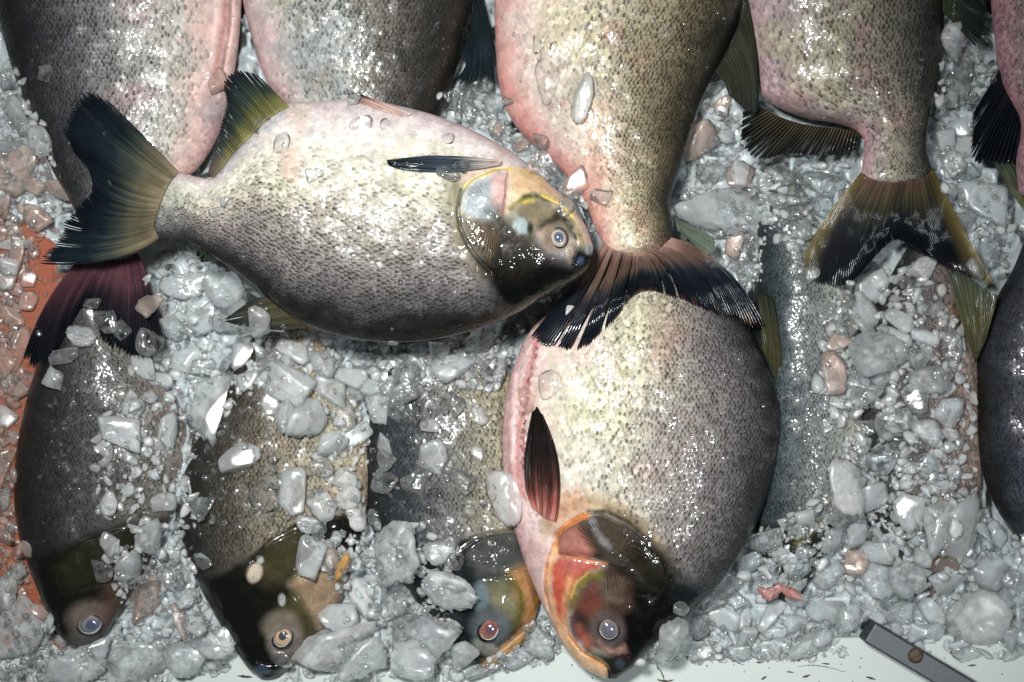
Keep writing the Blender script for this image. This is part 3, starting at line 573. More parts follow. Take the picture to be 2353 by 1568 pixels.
# --- the big one with the red gill cover
F_B = Fish('big pale fish with red cheek, its head hanging over the white ledge', rows(
 [(1440, 600, 1560, 590), (1385, 640, 1640, 650), (1300, 690, 1700, 725), (1226, 750, 1745, 800), (1185, 830, 1778, 870), (1163, 910, 1795, 940), (1155, 1000, 1793, 1010), (1157, 1085, 1778, 1085), (1168, 1160, 1752, 1165), (1190, 1245, 1712, 1255), (1222, 1335, 1650, 1345), (1258, 1415, 1582, 1418), (1292, 1480, 1515, 1478), (1335, 1530, 1460, 1530), (1386, 1558, 1424, 1555)],
 [.012, .018, .025, .030, .033, .035, .036, .036, .035, .033, .030, .025, .019, .012, .005], [.034, .036, .040, .045, .048] + [.05] * 10),
 [(-1, (236, 198, 194), 0), (-.78, (240, 214, 208), 0), (-.62, (236, 222, 212), .08), (-.4, (232, 226, 208), .3), (-.1, (222, 212, 196), .6), (.15, (196, 185, 177), .8), (.45, (167, 159, 157), .92), (.75, (107, 104, 110), 1), (.9, (60, 62, 70), 1), (1, (22, 27, 32), 1)],
 [(1150, 1290), (1215, 1240), (1262, 1212), (1300, 1180), (1346, 1160), (1400, 1165), (1470, 1205), (1530, 1270), (1560, 1330), (1620, 1370), (1680, 1400), (1700, 1600), (1150, 1600)],
 ops=[('line', [(1175, 800), (1160, 920), (1158, 1040), (1168, 1150), (1195, 1250)], 26, (226, 176, 180), .8, .8),
  ('line', [(1262, 730), (1228, 790), (1205, 870), (1190, 960), (1186, 1050), (1200, 1140)], 16, (216, 140, 138), .6, .8),
  ('line', [(1262, 735), (1236, 790), (1217, 870), (1205, 960), (1203, 1050), (1212, 1130)], 5, (150, 60, 56), .6, .9),
  ('line', [(1218, 800), (1196, 880), (1180, 980), (1178, 1060)], 9, (246, 226, 220), .6, .8),
  ('poly', [(1450, 690), (1520, 700), (1480, 860), (1420, 980), (1330, 1010), (1320, 930), (1400, 820)], (222, 220, 170), 40, .55),
  ('poly', [(1500, 700), (1560, 720), (1570, 800), (1520, 860)], (176, 128, 120), 26, .5),
  # shoulder behind the gill
  ('poly', [(1245, 1190), (1290, 1130), (1360, 1130), (1440, 1165), (1520, 1240), (1540, 1300), (1500, 1260), (1430, 1195), (1350, 1172), (1280, 1215), (1255, 1240)], (168, 138, 84), 12, .75),
  ('poly', [(1262, 1150), (1330, 1120), (1350, 1160), (1290, 1200), (1262, 1220)], (222, 168, 140), 16, .7),
  ('poly', [(1390, 1165), (1460, 1190), (1535, 1262), (1575, 1330), (1540, 1335), (1490, 1250), (1420, 1195)], (62, 56, 36), 9, .8),
  # dark head
  ('poly', [(1428, 1200), (1505, 1260), (1560, 1330), (1640, 1365), (1720, 1300), (1720, 1600), (1400, 1600), (1400, 1440), (1385, 1300)], (11, 11, 10), 9, 1),
  ('poly', [(1530, 1270), (1600, 1330), (1700, 1320), (1650, 1420), (1560, 1380)], (36, 42, 46), 14, .6),
  # gill cover
  ('poly', [(1278, 1228), (1305, 1203), (1346, 1180), (1384, 1180), (1423, 1200), (1464, 1224), (1499, 1260), (1526, 1293), (1534, 1335), (1470, 1330), (1428, 1300), (1390, 1296), (1345, 1284), (1286, 1276)], (44, 38, 29), 4, 1),
  ('poly', [(1330, 1200), (1390, 1186), (1450, 1222), (1450, 1270), (1400, 1275), (1350, 1240)], (104, 90, 76), 14, .8),
  ('line', [(1360, 1195), (1372, 1225), (1400, 1258)], 11, (176, 176, 182), .7, .7),
  ('poly', [(1285, 1235), (1325, 1205), (1348, 1235), (1362, 1268), (1345, 1282), (1288, 1274)], (188, 126, 114), 7, .95),
  ('poly', [(1286, 1262), (1330, 1262), (1362, 1275), (1345, 1284), (1286, 1276)], (120, 58, 46), 6, .7),
  ('rad', [(1320, 1215), (1384, 1184), (1440, 1212), (1500, 1262), (1520, 1300), (1440, 1290), (1350, 1260)], (1432, 1300), 104, (28, 24, 18), .85, 0),
  ('poly', [(1450, 1290), (1530, 1300), (1534, 1340), (1480, 1350)], (36, 34, 24), 12, .9),
  # cheek plate, red
  ('poly', [(1262, 1300), (1284, 1279), (1345, 1287), (1392, 1300), (1349, 1320), (1322, 1345), (1311, 1375), (1300, 1420), (1284, 1440), (1270, 1395)], (198, 92, 72), 5, 1),
  ('poly', [(1285, 1284), (1345, 1288), (1350, 1312), (1310, 1330), (1290, 1320)], (192, 112, 102), 12, .8),
  ('line', [(1286, 1277), (1341, 1285), (1395, 1298)], 3.5, (232, 150, 90), .6, .9),
  ('line', [(1349, 1184), (1308, 1202), (1279, 1230), (1277, 1262)], 9, (236, 150, 88), .5, 1),
  ('line', [(1277, 1262), (1262, 1296), (1257, 1335), (1262, 1372), (1274, 1416), (1294, 1450)], 11, (240, 182, 126), .5, 1),
  ('line', [(1270, 1250), (1256, 1290), (1250, 1340), (1256, 1390)], 3, (214, 130, 88), .6, .8),
  ('line', [(1310, 1330), (1302, 1370), (1298, 1420), (1300, 1460), (1318, 1480)], 12, (222, 162, 114), .6, .95),
  # cheek round the eye
  ('poly', [(1352, 1315), (1400, 1300), (1450, 1330), (1450, 1400), (1430, 1420), (1400, 1500), (1340, 1490), (1308, 1420), (1312, 1370)], (70, 54, 44), 8, .95),
  ('line', [(1378, 1322), (1348, 1330), (1322, 1356), (1314, 1392)], 15, (116, 104, 40), .6, .95), ('line', [(1352, 1316), (1324, 1342), (1312, 1372)], 4, (220, 170, 70), .6, .9),
  ('poly', [(1368, 1336), (1387, 1385), (1363, 1413), (1330, 1415), (1324, 1391), (1341, 1365)], (112, 60, 50), 9, .9),
  ('rad', [(1366, 1320), (1440, 1325), (1440, 1390), (1390, 1390)], (1405, 1480), 120, (120, 110, 96), .5, 0),
  ('ell', (1398, 1448), (38, 40), 0, (92, 80, 78), .3, .9), ('ell', (1330, 1440), (24, 34), 0, (58, 40, 38), .4, .8),
  ('poly', [(1330, 1440), (1352, 1465), (1366, 1500), (1345, 1496), (1328, 1465)], (170, 92, 74), 9, .9),
  ('poly', [(1374, 1472), (1401, 1494), (1436, 1484), (1440, 1500), (1423, 1509), (1395, 1505)], (170, 128, 116), 5, 1),
  ('poly', [(1352, 1492), (1400, 1505), (1440, 1510), (1480, 1500), (1440, 1600), (1400, 1590), (1392, 1540), (1360, 1515)], (34, 33, 30), 7, 1),
  # jaw
  ('poly', [(1285, 1436), (1312, 1470), (1340, 1502), (1375, 1520), (1396, 1535), (1390, 1600), (1250, 1600), (1240, 1440)], (232, 188, 148), 5, 1),
  ('line', [(1306, 1462), (1335, 1498), (1366, 1518), (1392, 1530)], 5, (226, 152, 82), .6, .9), ('line', [(1345, 1500), (1375, 1512), (1393, 1528)], 5, (170, 150, 110), .6, .8),
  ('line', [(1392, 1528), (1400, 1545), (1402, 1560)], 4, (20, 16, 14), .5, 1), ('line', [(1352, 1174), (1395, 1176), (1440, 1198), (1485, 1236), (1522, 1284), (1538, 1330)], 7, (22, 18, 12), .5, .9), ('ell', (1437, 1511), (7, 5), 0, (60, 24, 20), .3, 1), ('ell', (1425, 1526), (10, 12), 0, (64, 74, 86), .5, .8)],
 disp=[('groove', [(1262, 735), (1236, 790), (1217, 870), (1205, 960), (1203, 1050), (1212, 1140)], 13, .0042), ('ridge', [(1180, 860), (1172, 980), (1176, 1080)], 14, .0016),
  ('groove', [(1286, 1277), (1341, 1285), (1395, 1298)], 5, .0010), ('groove', [(1340, 1186), (1300, 1205), (1274, 1234), (1256, 1290), (1250, 1350), (1262, 1400)], 6, .0016),
  ('groove', [(1352, 1318), (1324, 1344), (1312, 1376), (1308, 1420), (1318, 1470)], 5, .0008), ('groove', [(1306, 1462), (1335, 1498), (1366, 1518), (1398, 1536), (1402, 1560)], 5, .0020),
  ('bump', [(1374, 1472), (1401, 1494), (1436, 1484), (1440, 1500), (1423, 1509), (1395, 1505)], .0016, 6), ('groove', [(1430, 1508), (1444, 1514)], 6, .0014),
  ('rad', [(1320, 1215), (1384, 1184), (1440, 1212), (1500, 1262), (1520, 1300), (1440, 1290), (1350, 1260)], (1432, 1300), 104, .00028, 0)],
 sc=10.4, seed=2, ns=(520, 260), blotch=[((220, 214, 182), 120, .55, .35), ((196, 150, 140), 90, .58, .4)])
# --- upper row
F_G = Fish('big silvery fish in the top left corner with pink slit belly', rows(
 [(318, 585, 190, 590), (324, 520, 188, 530), (372, 450, 160, 460), (452, 390, 120, 390), (502, 310, 80, 300), (530, 210, 42, 200), (547, 110, 12, 100), (555, 0, -12, 0), (547, -120, -18, -120), (500, -260, 20, -260), (420, -400, 100, -400), (300, -500, 210, -500)],
 [.009, .013, .020, .025, .029, .032, .033, .034, .034, .030, .022, .006], [.056, .053, .047, .042, .038, .036, .036, .036, .036, .036, .036, .036]),
 [(-1, (236, 192, 186), 0), (-.8, (232, 200, 192), .05), (-.55, (205, 198, 188), .35), (-.1, (178, 176, 172), .6), (.3, (118, 117, 124), .9), (.62, (70, 73, 81), 1), (.85, (36, 42, 50), 1), (1, (14, 20, 26), 1)], None,
 ops=[('bare', [(470, -60), (560, -60), (550, 140), (490, 190), (480, 100)]), ('line', [(520, -40), (516, 60), (496, 170)], 7, (222, 150, 138), .7, .8), ('line', [(545, -40), (542, 60), (525, 170)], 12, (240, 214, 206), .6, .8)],
 disp=[('groove', [(533, -60), (531, 60), (512, 170)], 7, .003), ('ridge', [(508, -60), (504, 60), (484, 190)], 16, .0014)], sc=11, seed=12, ns=(300, 150), blotch=[((196, 160, 168), 110, .5, .5), ((170, 184, 180), 130, .5, .4)])
F_H = Fish('grey fish with pink edged belly, above the sideways fish at the top', rows(
 [(880, 480, 960, 470), (820, 400, 962, 400), (735, 330, 985, 330), (652, 250, 1012, 270), (600, 160, 1040, 190), (574, 70, 1068, 100), (558, 0, 1088, 10), (553, -120, 1095, -120), (590, -260, 1060, -260), (680, -400, 980, -400), (790, -500, 880, -500)],
 [.010, .016, .022, .028, .031, .033, .034, .034, .030, .022, .006], [.04] + [.036] * 10),
 [(-1, (236, 190, 190), 0), (-.82, (234, 205, 202), .05), (-.55, (206, 200, 190), .25), (-.1, (186, 186, 178), .55), (.25, (136, 129, 121), .9), (.6, (78, 74, 74), 1), (.85, (46, 48, 48), 1), (1, (18, 22, 24), 1)], None,
 ops=[('bare', [(550, -60), (610, -60), (620, 120), (640, 200), (570, 160)]), ('poly', [(640, 100), (760, 80), (780, 200), (680, 210)], (150, 156, 170), 40, .5)], sc=10.6, seed=13, ns=(240, 130), blotch=[((180, 190, 186), 110, .5, .4), ((168, 150, 100), 90, .58, .4)])
F_C = Fish('yellowish fish whose torn dark tail drapes over the red gilled fish', rows(
 [(1392, 572, 1540, 556), (1366, 520, 1546, 520), (1342, 460, 1540, 460), (1302, 405, 1562, 390), (1238, 345, 1586, 310), (1178, 280, 1614, 230), (1147, 200, 1652, 150), (1139, 100, 1692, 70), (1136, 0, 1714, -10), (1140, -120, 1717, -120), (1170, -260, 1690, -260), (1230, -400, 1620, -400), (1330, -520, 1500, -520)],
 [.010, .013, .017, .022, .027, .031, .033, .034, .034, .034, .031, .024, .006], [.080, .076, .068, .059, .053, .049, .047, .046, .046, .046, .046, .046, .046]),
 [(-1, (236, 176, 166), 0), (-.75, (236, 212, 202), .05), (-.45, (228, 214, 194), .25), (-.1, (216, 204, 178), .5), (.2, (196, 182, 152), .85), (.5, (144, 132, 108), 1), (.78, (82, 78, 64), 1), (.93, (48, 52, 50), 1), (1, (20, 26, 28), 1)], None,
 ops=[('bare', [(1130, -60), (1175, -60), (1190, 200), (1300, 360), (1360, 450), (1300, 420), (1150, 260)]), ('poly', [(1140, 180), (1180, 190), (1280, 320), (1360, 430), (1400, 500), (1380, 590), (1330, 540), (1200, 340)], (220, 138, 130), 22, .7), ('poly', [(1200, 190), (1310, 190), (1330, 330), (1280, 360)], (190, 186, 176), 30, .5), ('poly', [(1330, 250), (1400, 230), (1420, 480), (1370, 470)], (222, 170, 150), 26, .5), ('line', [(1380, 540), (1420, 590), (1540, 560)], 26, (196, 140, 128), .7, .5)],
 disp=[('groove', [(1340, 445), (1370, 480), (1380, 530)], 8, .002)], sc=11, seed=14, ns=(300, 150), blotch=[((226, 216, 176), 100, .54, .4), ((214, 160, 140), 80, .6, .5)])
F_D = Fish('grey brown fish with black fanned tail and comb like belly fin', rows(
 [(1980, 410, 2146, 402), (1984, 355, 2130, 350), (1978, 310, 2134, 285), (1930, 286, 2148, 240), (1825, 264, 2160, 190), (1750, 218, 2167, 130), (1734, 140, 2169, 60), (1719, 40, 2169, -20), (1709, -60, 2167, -100), (1711, -180, 2150, -200), (1760, -320, 2090, -320), (1850, -440, 2000, -440)],
 [.010, .013, .015, .019, .024, .028, .030, .031, .031, .030, .022, .006], [.064, .059, .054, .050, .047, .046, .045, .045, .045, .045, .045, .045]),
 [(-1, (206, 170, 178), .1), (-.75, (190, 172, 172), .35), (-.3, (176, 168, 150), .55), (.1, (164, 156, 140), .7), (.45, (120, 116, 108), .9), (.75, (72, 78, 72), 1), (.92, (44, 52, 52), 1), (1, (28, 34, 34), 1)], None,
 ops=[('poly', [(1745, 215), (1800, 240), (1900, 262), (1975, 275), (1980, 312), (1880, 300), (1790, 280), (1735, 250)], (96, 86, 78), 12, .75), ('line', [(1975, 300), (1985, 350), (1980, 405)], 26, (196, 150, 150), .8, .7)], sc=11.5, seed=15, ns=(260, 140), blotch=[((182, 176, 140), 110, .52, .5), ((170, 132, 130), 90, .58, .5), ((150, 168, 170), 100, .6, .4)])
F_E = Fish('fish cut off by the top right corner with a glossy black belly fin', rows(
 [(2340, 430, 2440, 410), (2335, 370, 2470, 360), (2345, 280, 2510, 300), (2300, 190, 2560, 220), (2285, 80, 2600, 100), (2275, -20, 2620, -20), (2272, -140, 2610, -140), (2320, -300, 2540, -300), (2400, -420, 2460, -420)],
 [.010, .014, .020, .026, .030, .031, .030, .022, .006], [.056, .052, .049] + [.046] * 6),
 [(-1, (200, 150, 160), .2), (-.6, (176, 160, 160), .6), (-.1, (150, 145, 145), .85), (.5, (100, 100, 104), 1), (1, (40, 44, 46), 1)], None, sc=9.5, seed=16, ns=(170, 90))
# --- the sideways fish on top
F_A = Fish('whole fish lying sideways on top of the others, white belly up', rows(
 [(398, 398, 352, 545), (432, 402, 420, 548), (490, 404, 490, 590), (560, 326, 555, 634), (640, 248, 620, 690), (720, 234, 700, 745), (820, 230, 800, 776), (920, 244, 900, 787), (1020, 272, 1000, 780), (1110, 312, 1100, 756), (1190, 360, 1190, 718), (1257, 416, 1262, 678), (1312, 470, 1315, 648), (1346, 520, 1345, 626), (1363, 566, 1356, 606)],
 [.010, .013, .018, .023, .027, .030, .032, .033, .033, .032, .030, .025, .018, .011, .005], [.094, .095, .097, .099, .101, .102, .103, .104, .104, .105, .106, .107, .108, .108, .108]),
 [(-1, (236, 216, 218), 0), (-.7, (238, 228, 222), .02), (-.42, (234, 229, 212), .18), (-.15, (224, 217, 196), .45), (.05, (208, 198, 184), .7), (.3, (180, 172, 168), .9), (.55, (150, 143, 143), 1), (.74, (96, 95, 99), 1), (.86, (44, 47, 51), 1), (1, (12, 16, 19), 1)],
 [(1300, 380), (1150, 345), (1110, 360), (1040, 395), (1030, 440), (1040, 500), (1055, 560), (1085, 610), (1110, 650), (1150, 690), (1200, 730), (1260, 720), (1400, 650), (1400, 500)],
 ops=[('bare', [(640, 225), (1200, 200), (1250, 420), (1130, 360), (1000, 325), (840, 290), (700, 285)]),
  ('line', [(500, 400), (560, 330), (640, 255)], 24, (205, 208, 214), .8, .7), ('line', [(700, 262), (680, 330), (650, 400)], 16, (226, 196, 180), .9, .5),
  ('poly', [(355, 400), (400, 398), (430, 470), (410, 540), (350, 545)], (140, 146, 140), 20, .6), ('line', [(400, 392), (440, 404), (490, 406)], 14, (226, 196, 190), .7, .9),
  ('line', [(960, 262), (1080, 300), (1180, 358)], 9, (222, 188, 196), .9, .6),
  # shoulder round the gill
  ('poly', [(1030, 400), (1080, 385), (1070, 430), (1052, 480), (1062, 540), (1095, 600), (1130, 632), (1100, 640), (1050, 580), (1032, 500), (1020, 440)], (112, 104, 60), 14, .8),
  ('poly', [(1052, 410), (1100, 378), (1150, 372), (1120, 392), (1075, 425)], (222, 190, 176), 8, .8),
  # dark head
  ('poly', [(1090, 600), (1140, 590), (1200, 600), (1260, 580), (1310, 600), (1340, 570), (1400, 580), (1400, 700), (1200, 760), (1130, 690)], (10, 11, 10), 16, 1),
  ('poly', [(1055, 500), (1150, 490), (1230, 530), (1260, 600), (1180, 650), (1110, 610), (1070, 560)], (28, 24, 17), 12, .95),
  # gill cover
  ('poly', [(1064, 455), (1079, 430), (1109, 409), (1140, 398), (1168, 398), (1162, 440), (1158, 480), (1125, 505), (1085, 500), (1064, 482)], (172, 180, 184), 6, 1),
  ('poly', [(1130, 398), (1168, 398), (1162, 470), (1150, 492), (1134, 470)], (228, 184, 176), 7, .9),
  ('line', [(1166, 400), (1161, 450), (1154, 498)], 3.5, (176, 104, 86), .7, .8),
  ('rad', [(1064, 490), (1120, 505), (1148, 510), (1150, 560), (1125, 605), (1090, 575), (1066, 530)], (1156, 505), 120, (146, 122, 92), .65, 0),
  ('rad', [(1070, 440), (1110, 410), (1128, 440), (1100, 450), (1075, 470)], (1156, 505), 70, (80, 84, 76), .6, 1),
  ('poly', [(1112, 482), (1150, 470), (1160, 500), (1150, 530), (1120, 510)], (66, 62, 54), 10, .75),
  ('line', [(1066, 432), (1085, 412), (1115, 400)], 7, (236, 222, 150), .5, 1), ('line', [(1118, 398), (1141, 390), (1168, 388)], 6, (246, 214, 96), .5, 1),
  # orange cheek and jaw
  ('poly', [(1168, 386), (1205, 392), (1245, 412), (1290, 452), (1330, 500), (1352, 560), (1330, 560), (1318, 510), (1285, 470), (1241, 447), (1215, 447), (1193, 459), (1166, 485)], (234, 202, 166), 5, 1),
  ('poly', [(1195, 400), (1240, 412), (1275, 445), (1240, 440), (1200, 435)], (232, 186, 140), 12, .8),
  ('line', [(1168, 388), (1195, 390), (1225, 402), (1258, 424)], 5, (248, 202, 92), .6, .9),
  ('line', [(1255, 420), (1300, 460), (1335, 505), (1356, 560)], 9, (240, 196, 178), .8, .8),
  ('poly', [(1172, 480), (1195, 461), (1217, 449), (1245, 455), (1285, 476), (1310, 510), (1320, 540), (1260, 540), (1200, 520)], (142, 128, 104), 8, 1),
  ('line', [(1174, 478), (1196, 460), (1217, 449)], 8, (132, 126, 52), .6, .9), ('line', [(1205, 452), (1230, 449), (1256, 460)], 10, (84, 88, 44), .6, .9), ('line', [(1205, 465), (1225, 460)], 6, (206, 180, 60), .8, .8),
  ('line', [(1248, 450), (1290, 472), (1311, 490), (1316, 506)], 7, (238, 208, 104), .6, .95),
  ('poly', [(1175, 492), (1205, 498), (1230, 530), (1225, 560), (1190, 540)], (92, 90, 76), 10, .8),
  ('poly', [(1184, 500), (1205, 504), (1214, 520), (1211, 536), (1194, 538), (1182, 522)], (190, 204, 204), 4, .95), ('ell', (1218, 524), (7, 12), 0, (34, 40, 40), .5, .9),
  ('line', [(1246, 520), (1268, 506), (1290, 500), (1312, 520), (1322, 545)], 13, (34, 34, 30), .7, .95), ('ell', (1283, 490), (9, 16), 30, (48, 46, 38), .6, .8),
  ('ell', (1262, 545), (20, 26), 0, (168, 144, 126), .4, .9), ('ell', (1284, 547), (32, 34), 0, (130, 116, 104), .3, .7),
  ('poly', [(1300, 572), (1322, 552), (1323, 585), (1315, 600), (1303, 592)], (162, 146, 132), 4, 1),
  ('line', [(1330, 530), (1341, 560), (1346, 580)], 7, (150, 138, 92), .6, .8), ('ell', (1352, 575), (7, 10), 0, (186, 198, 212), .5, .8),
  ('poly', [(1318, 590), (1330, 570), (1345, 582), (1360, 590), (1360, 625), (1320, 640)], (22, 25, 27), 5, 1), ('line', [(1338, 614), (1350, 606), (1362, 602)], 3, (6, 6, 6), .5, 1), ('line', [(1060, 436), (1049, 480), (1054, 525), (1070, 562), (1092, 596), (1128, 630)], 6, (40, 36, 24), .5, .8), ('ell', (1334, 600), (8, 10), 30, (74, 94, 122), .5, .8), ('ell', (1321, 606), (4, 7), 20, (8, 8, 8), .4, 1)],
 disp=[('groove', [(1118, 393), (1076, 415), (1058, 445), (1052, 480), (1058, 525), (1074, 560), (1095, 592), (1130, 626)], 6, .0018),
  ('groove', [(1166, 400), (1161, 450), (1153, 499)], 5, .0010), ('groove', [(1170, 480), (1195, 461), (1217, 447), (1245, 452), (1290, 474), (1318, 505)], 5, .0008),
  ('groove', [(1300, 510), (1325, 545), (1328, 590)], 4, .0006), ('bump', [(1300, 572), (1322, 552), (1323, 585), (1315, 600), (1303, 592)], .0010, 4),
  ('groove', [(1316, 610), (1326, 600)], 5, .0016), ('groove', [(1345, 592), (1360, 606)], 4, .002), ('rad', [(1064, 490), (1120, 505), (1148, 510), (1150, 560), (1125, 605), (1090, 575), (1066, 530)], (1156, 505), 120, .0002, 0)],
 sc=10.6, seed=1, ns=(620, 240), blotch=[((226, 222, 186), 120, .55, .3), ((226, 190, 176), 80, .62, .5)])
# body and scales of all, then fins
ALL = dict(I=F_I, J=F_J, K=F_K, L=F_L, M=F_M, F=F_F, B=F_B, G=F_G, H=F_H, C=F_C, D=F_D, E=F_E, A=F_A)
for f_ in ALL.values():
    f_.body(); f_.scales()
# the upper layer was rastered before its neighbours' fins: rebuild the height raster in stacking order while draping the fins
G[:] = 0.012
def lay(f_):
    t = np.linspace(0, 1, 500); a = np.linspace(-np.pi / 2, np.pi / 2, 260)
    splat(f_.surf(t[:, None], np.sin(a)[None] + 0 * t[:, None]).reshape(-1, 3))
DKT = [(0, (92, 66, 62)), (.3, (62, 48, 52)), (.55, (30, 32, 38)), (1, (14, 18, 24))]
OLT = [(0, (158, 142, 116)), (.16, (120, 112, 88)), (.36, (66, 72, 66)), (.54, (28, 38, 45)), (1, (13, 19, 27))]
for k in 'IJKLMF': lay(ALL[k])
F_F.fin('dorsal_fin', [(2240, 838), (2252, 810), (2266, 780)], [(2170, 607), (2205, 612), (2250, 645), (2296, 672)], 18, [(0, (64, 58, 34)), (.5, (96, 94, 66)), (1, (66, 74, 64))], zt=.058, rag=.1, split=.15, zb=.05, seed=2)
F_F.fin('caudal_fin', [(2345, 475), (2375, 470), (2405, 462)], [(2268, 352), (2310, 350), (2360, 370), (2420, 350)], 26, [(0, (120, 118, 84)), (.6, (84, 92, 76)), (1, (40, 48, 48))], zt=.045, rag=.1, split=.2, zb=.045)
F_F.eye((2440, 1240), 20, 20, 0, EYE_G, pup_blue)
lay(F_B)
F_B.fin('dorsal_fin', [(1750, 800), (1778, 860), (1797, 940)], [(1738, 672), (1756, 668), (1774, 680)], 16, [(0, (60, 58, 36)), (.5, (68, 66, 46)), (1, (46, 50, 40))], zt=.055, zb=.05, mid=[(1748, 740), (1772, 770), (1796, 815)], rag=.05, split=.05)
for k in 'GHCD': lay(ALL[k])
lay(F_E)
F_H.fin('dorsal_fin', [(1098, -40), (1082, 60), (1056, 130)], [(1138, 212), (1112, 190), (1075, 196), (1028, 196)], 22, [(0, (34, 42, 46)), (.5, (40, 54, 60)), (1, (24, 34, 40))], zt=.05, zb=.042, rag=.12, split=.35, seed=3, mid=[(1128, 90), (1104, 120), (1068, 155)], ridge=.0007)
F_C.fin('dorsal_fin', [(1712, -30), (1690, 80), (1642, 165)], [(1742, 190), (1740, 268), (1712, 262), (1676, 222)], 24, [(0, (52, 56, 44)), (.5, (62, 62, 48)), (1, (36, 42, 42))], zt=.062, zb=.052, rag=.06, split=.1, mid=[(1732, 80), (1722, 165), (1665, 195)], under=gz)
F_C.fin('adipose_fin', [(1552, 500), (1560, 530)], [(1640, 545), (1645, 575), (1625, 590)], 8, [(0, (84, 92, 80)), (1, (112, 126, 110))], zt=.06, zb=.07, rag=0, split=0, ridge=0, thick=.003, streak=.04, dark_sp=.0)
F_C.fin('caudal_fin', [(1386, 556), (1405, 572), (1455, 586), (1505, 580), (1544, 546)],
 [(1205, 790), (1290, 812), (1345, 800), (1402, 752), (1445, 692), (1492, 670), (1532, 682), (1580, 702), (1650, 730), (1708, 752), (1762, 756)], 90,
 [(0, (176, 140, 128)), (.16, (122, 94, 84)), (.32, (104, 86, 74)), (.46, (48, 49, 54)), (.6, (20, 26, 36)), (.93, (15, 20, 28)), (1, (74, 46, 34))], zb=.083, zt=.062, rag=.07, split=.07, tears=((.10, .5, 1), (.17, .62, 2), (.29, .66, 2), (.43, .3, 1), (.60, .4, 1), (.66, .55, 1), (.84, .25, 1)), under=gz, zoff=.0022, m=34, gap=.4, mid=[(1318, 648), (1345, 690), (1385, 690), (1432, 650), (1462, 635), (1495, 628), (1522, 626), (1560, 622), (1612, 622), (1645, 620), (1668, 618)], seed=4)
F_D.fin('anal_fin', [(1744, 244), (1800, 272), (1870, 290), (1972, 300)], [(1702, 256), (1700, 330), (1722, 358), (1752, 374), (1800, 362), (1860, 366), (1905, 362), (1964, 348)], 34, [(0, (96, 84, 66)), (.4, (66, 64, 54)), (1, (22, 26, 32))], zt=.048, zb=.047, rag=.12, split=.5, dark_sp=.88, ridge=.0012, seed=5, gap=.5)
F_D.fin('adipose_fin', [(2160, 180), (2146, 250)], [(2170, 195), (2164, 240), (2140, 270)], 8, [(0, (62, 72, 66)), (1, (80, 92, 84))], zt=.045, zb=.045, rag=0, split=0, ridge=0, thick=.004, streak=.04, dark_sp=0)
F_D.fin('dorsal_fin', [(2166, -60), (2167, 28)], [(2275, -30), (2264, 70), (2246, 112)], 20, [(0, (60, 66, 44)), (.5, (44, 52, 46)), (1, (26, 32, 32))], zt=.066, zb=.046, rag=.08, split=.2, under=gz)
F_D.fin('caudal_fin', [(1978, 396), (2010, 414), (2060, 420), (2112, 412), (2145, 390)],
 [(1842, 596), (1852, 640), (1898, 664), (1950, 660), (1996, 610), (2034, 570), (2062, 552), (2100, 572), (2155, 606), (2212, 636), (2290, 664)], 84,
 [(0, (118, 92, 80)), (.12, (76, 70, 54)), (.26, (48, 49, 42)), (.38, (22, 27, 32)), (.56, (12, 16, 23)), (1, (11, 16, 22))], zb=.066, zt=.054, rag=.07, split=.1, under=gz, zoff=.002, m=34, seed=6, mid=[(1902, 492), (1925, 540), (1965, 560), (2000, 548), (2030, 528), (2050, 515), (2070, 512), (2095, 520), (2130, 530), (2165, 530), (2212, 520)], edge=(.13, .02, (120, 106, 64)))
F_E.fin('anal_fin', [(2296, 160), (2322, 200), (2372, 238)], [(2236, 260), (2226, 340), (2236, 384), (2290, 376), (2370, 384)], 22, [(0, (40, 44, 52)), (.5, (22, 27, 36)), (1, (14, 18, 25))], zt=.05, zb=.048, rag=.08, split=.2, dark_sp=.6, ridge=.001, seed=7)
F_G.fin('caudal_fin', [(192, 586), (230, 600), (280, 600), (318, 582)],
 [(42, 852), (92, 856), (140, 800), (180, 722), (212, 716), (238, 808), (290, 838), (335, 830), (378, 794)], 52,
 [(0, (110, 76, 84)), (.25, (96, 62, 70)), (.5, (48, 36, 44)), (.7, (20, 22, 28)), (1, (10, 14, 19))], zb=.057, zt=.05, rag=.12, split=.25, under=gz, zoff=.002, m=32, seed=8, mid=[(104, 700), (128, 720), (170, 700), (205, 662), (232, 662), (262, 690), (292, 700), (318, 690), (348, 670)])
lay(F_A)
F_A.fin('caudal_fin', [(410, 394), (386, 425), (364, 480), (354, 520), (366, 548)],
 [(232, 214), (178, 203), (146, 232), (138, 292), (158, 338), (196, 380), (204, 424), (180, 468), (142, 512), (112, 556), (88, 584), (74, 606)], 84,
 OLT, zb=.096, zt=.078, rag=.10, split=.13, under=gz, zoff=.002, m=34, seed=9, mid=[(318, 300), (288, 320), (272, 350), (262, 390), (262, 420), (268, 450), (262, 478), (250, 505), (240, 530), (235, 560), (240, 582), (245, 600)])
F_A.fin('anal_fin', [(490, 408), (530, 358), (580, 306), (625, 266), (664, 244)], [(477, 400), (486, 345), (504, 290), (517, 232), (509, 186), (545, 158), (590, 170)], 40, [(0, (160, 154, 96)), (.22, (118, 118, 66)), (.45, (60, 70, 64)), (.8, (32, 42, 48)), (1, (46, 34, 28))], zt=.078, zb=.098, rag=.14, split=.25, under=gz, seed=10, ridge=.0008)
F_A.fin('dorsal_fin', [(612, 680), (650, 712), (704, 752)], [(580, 690), (532, 720), (508, 738), (560, 752), (640, 760)], 20, [(0, (78, 72, 54)), (.5, (74, 74, 62)), (1, (36, 44, 44))], zt=.088, zb=.099, rag=.05, split=.05, seed=11)
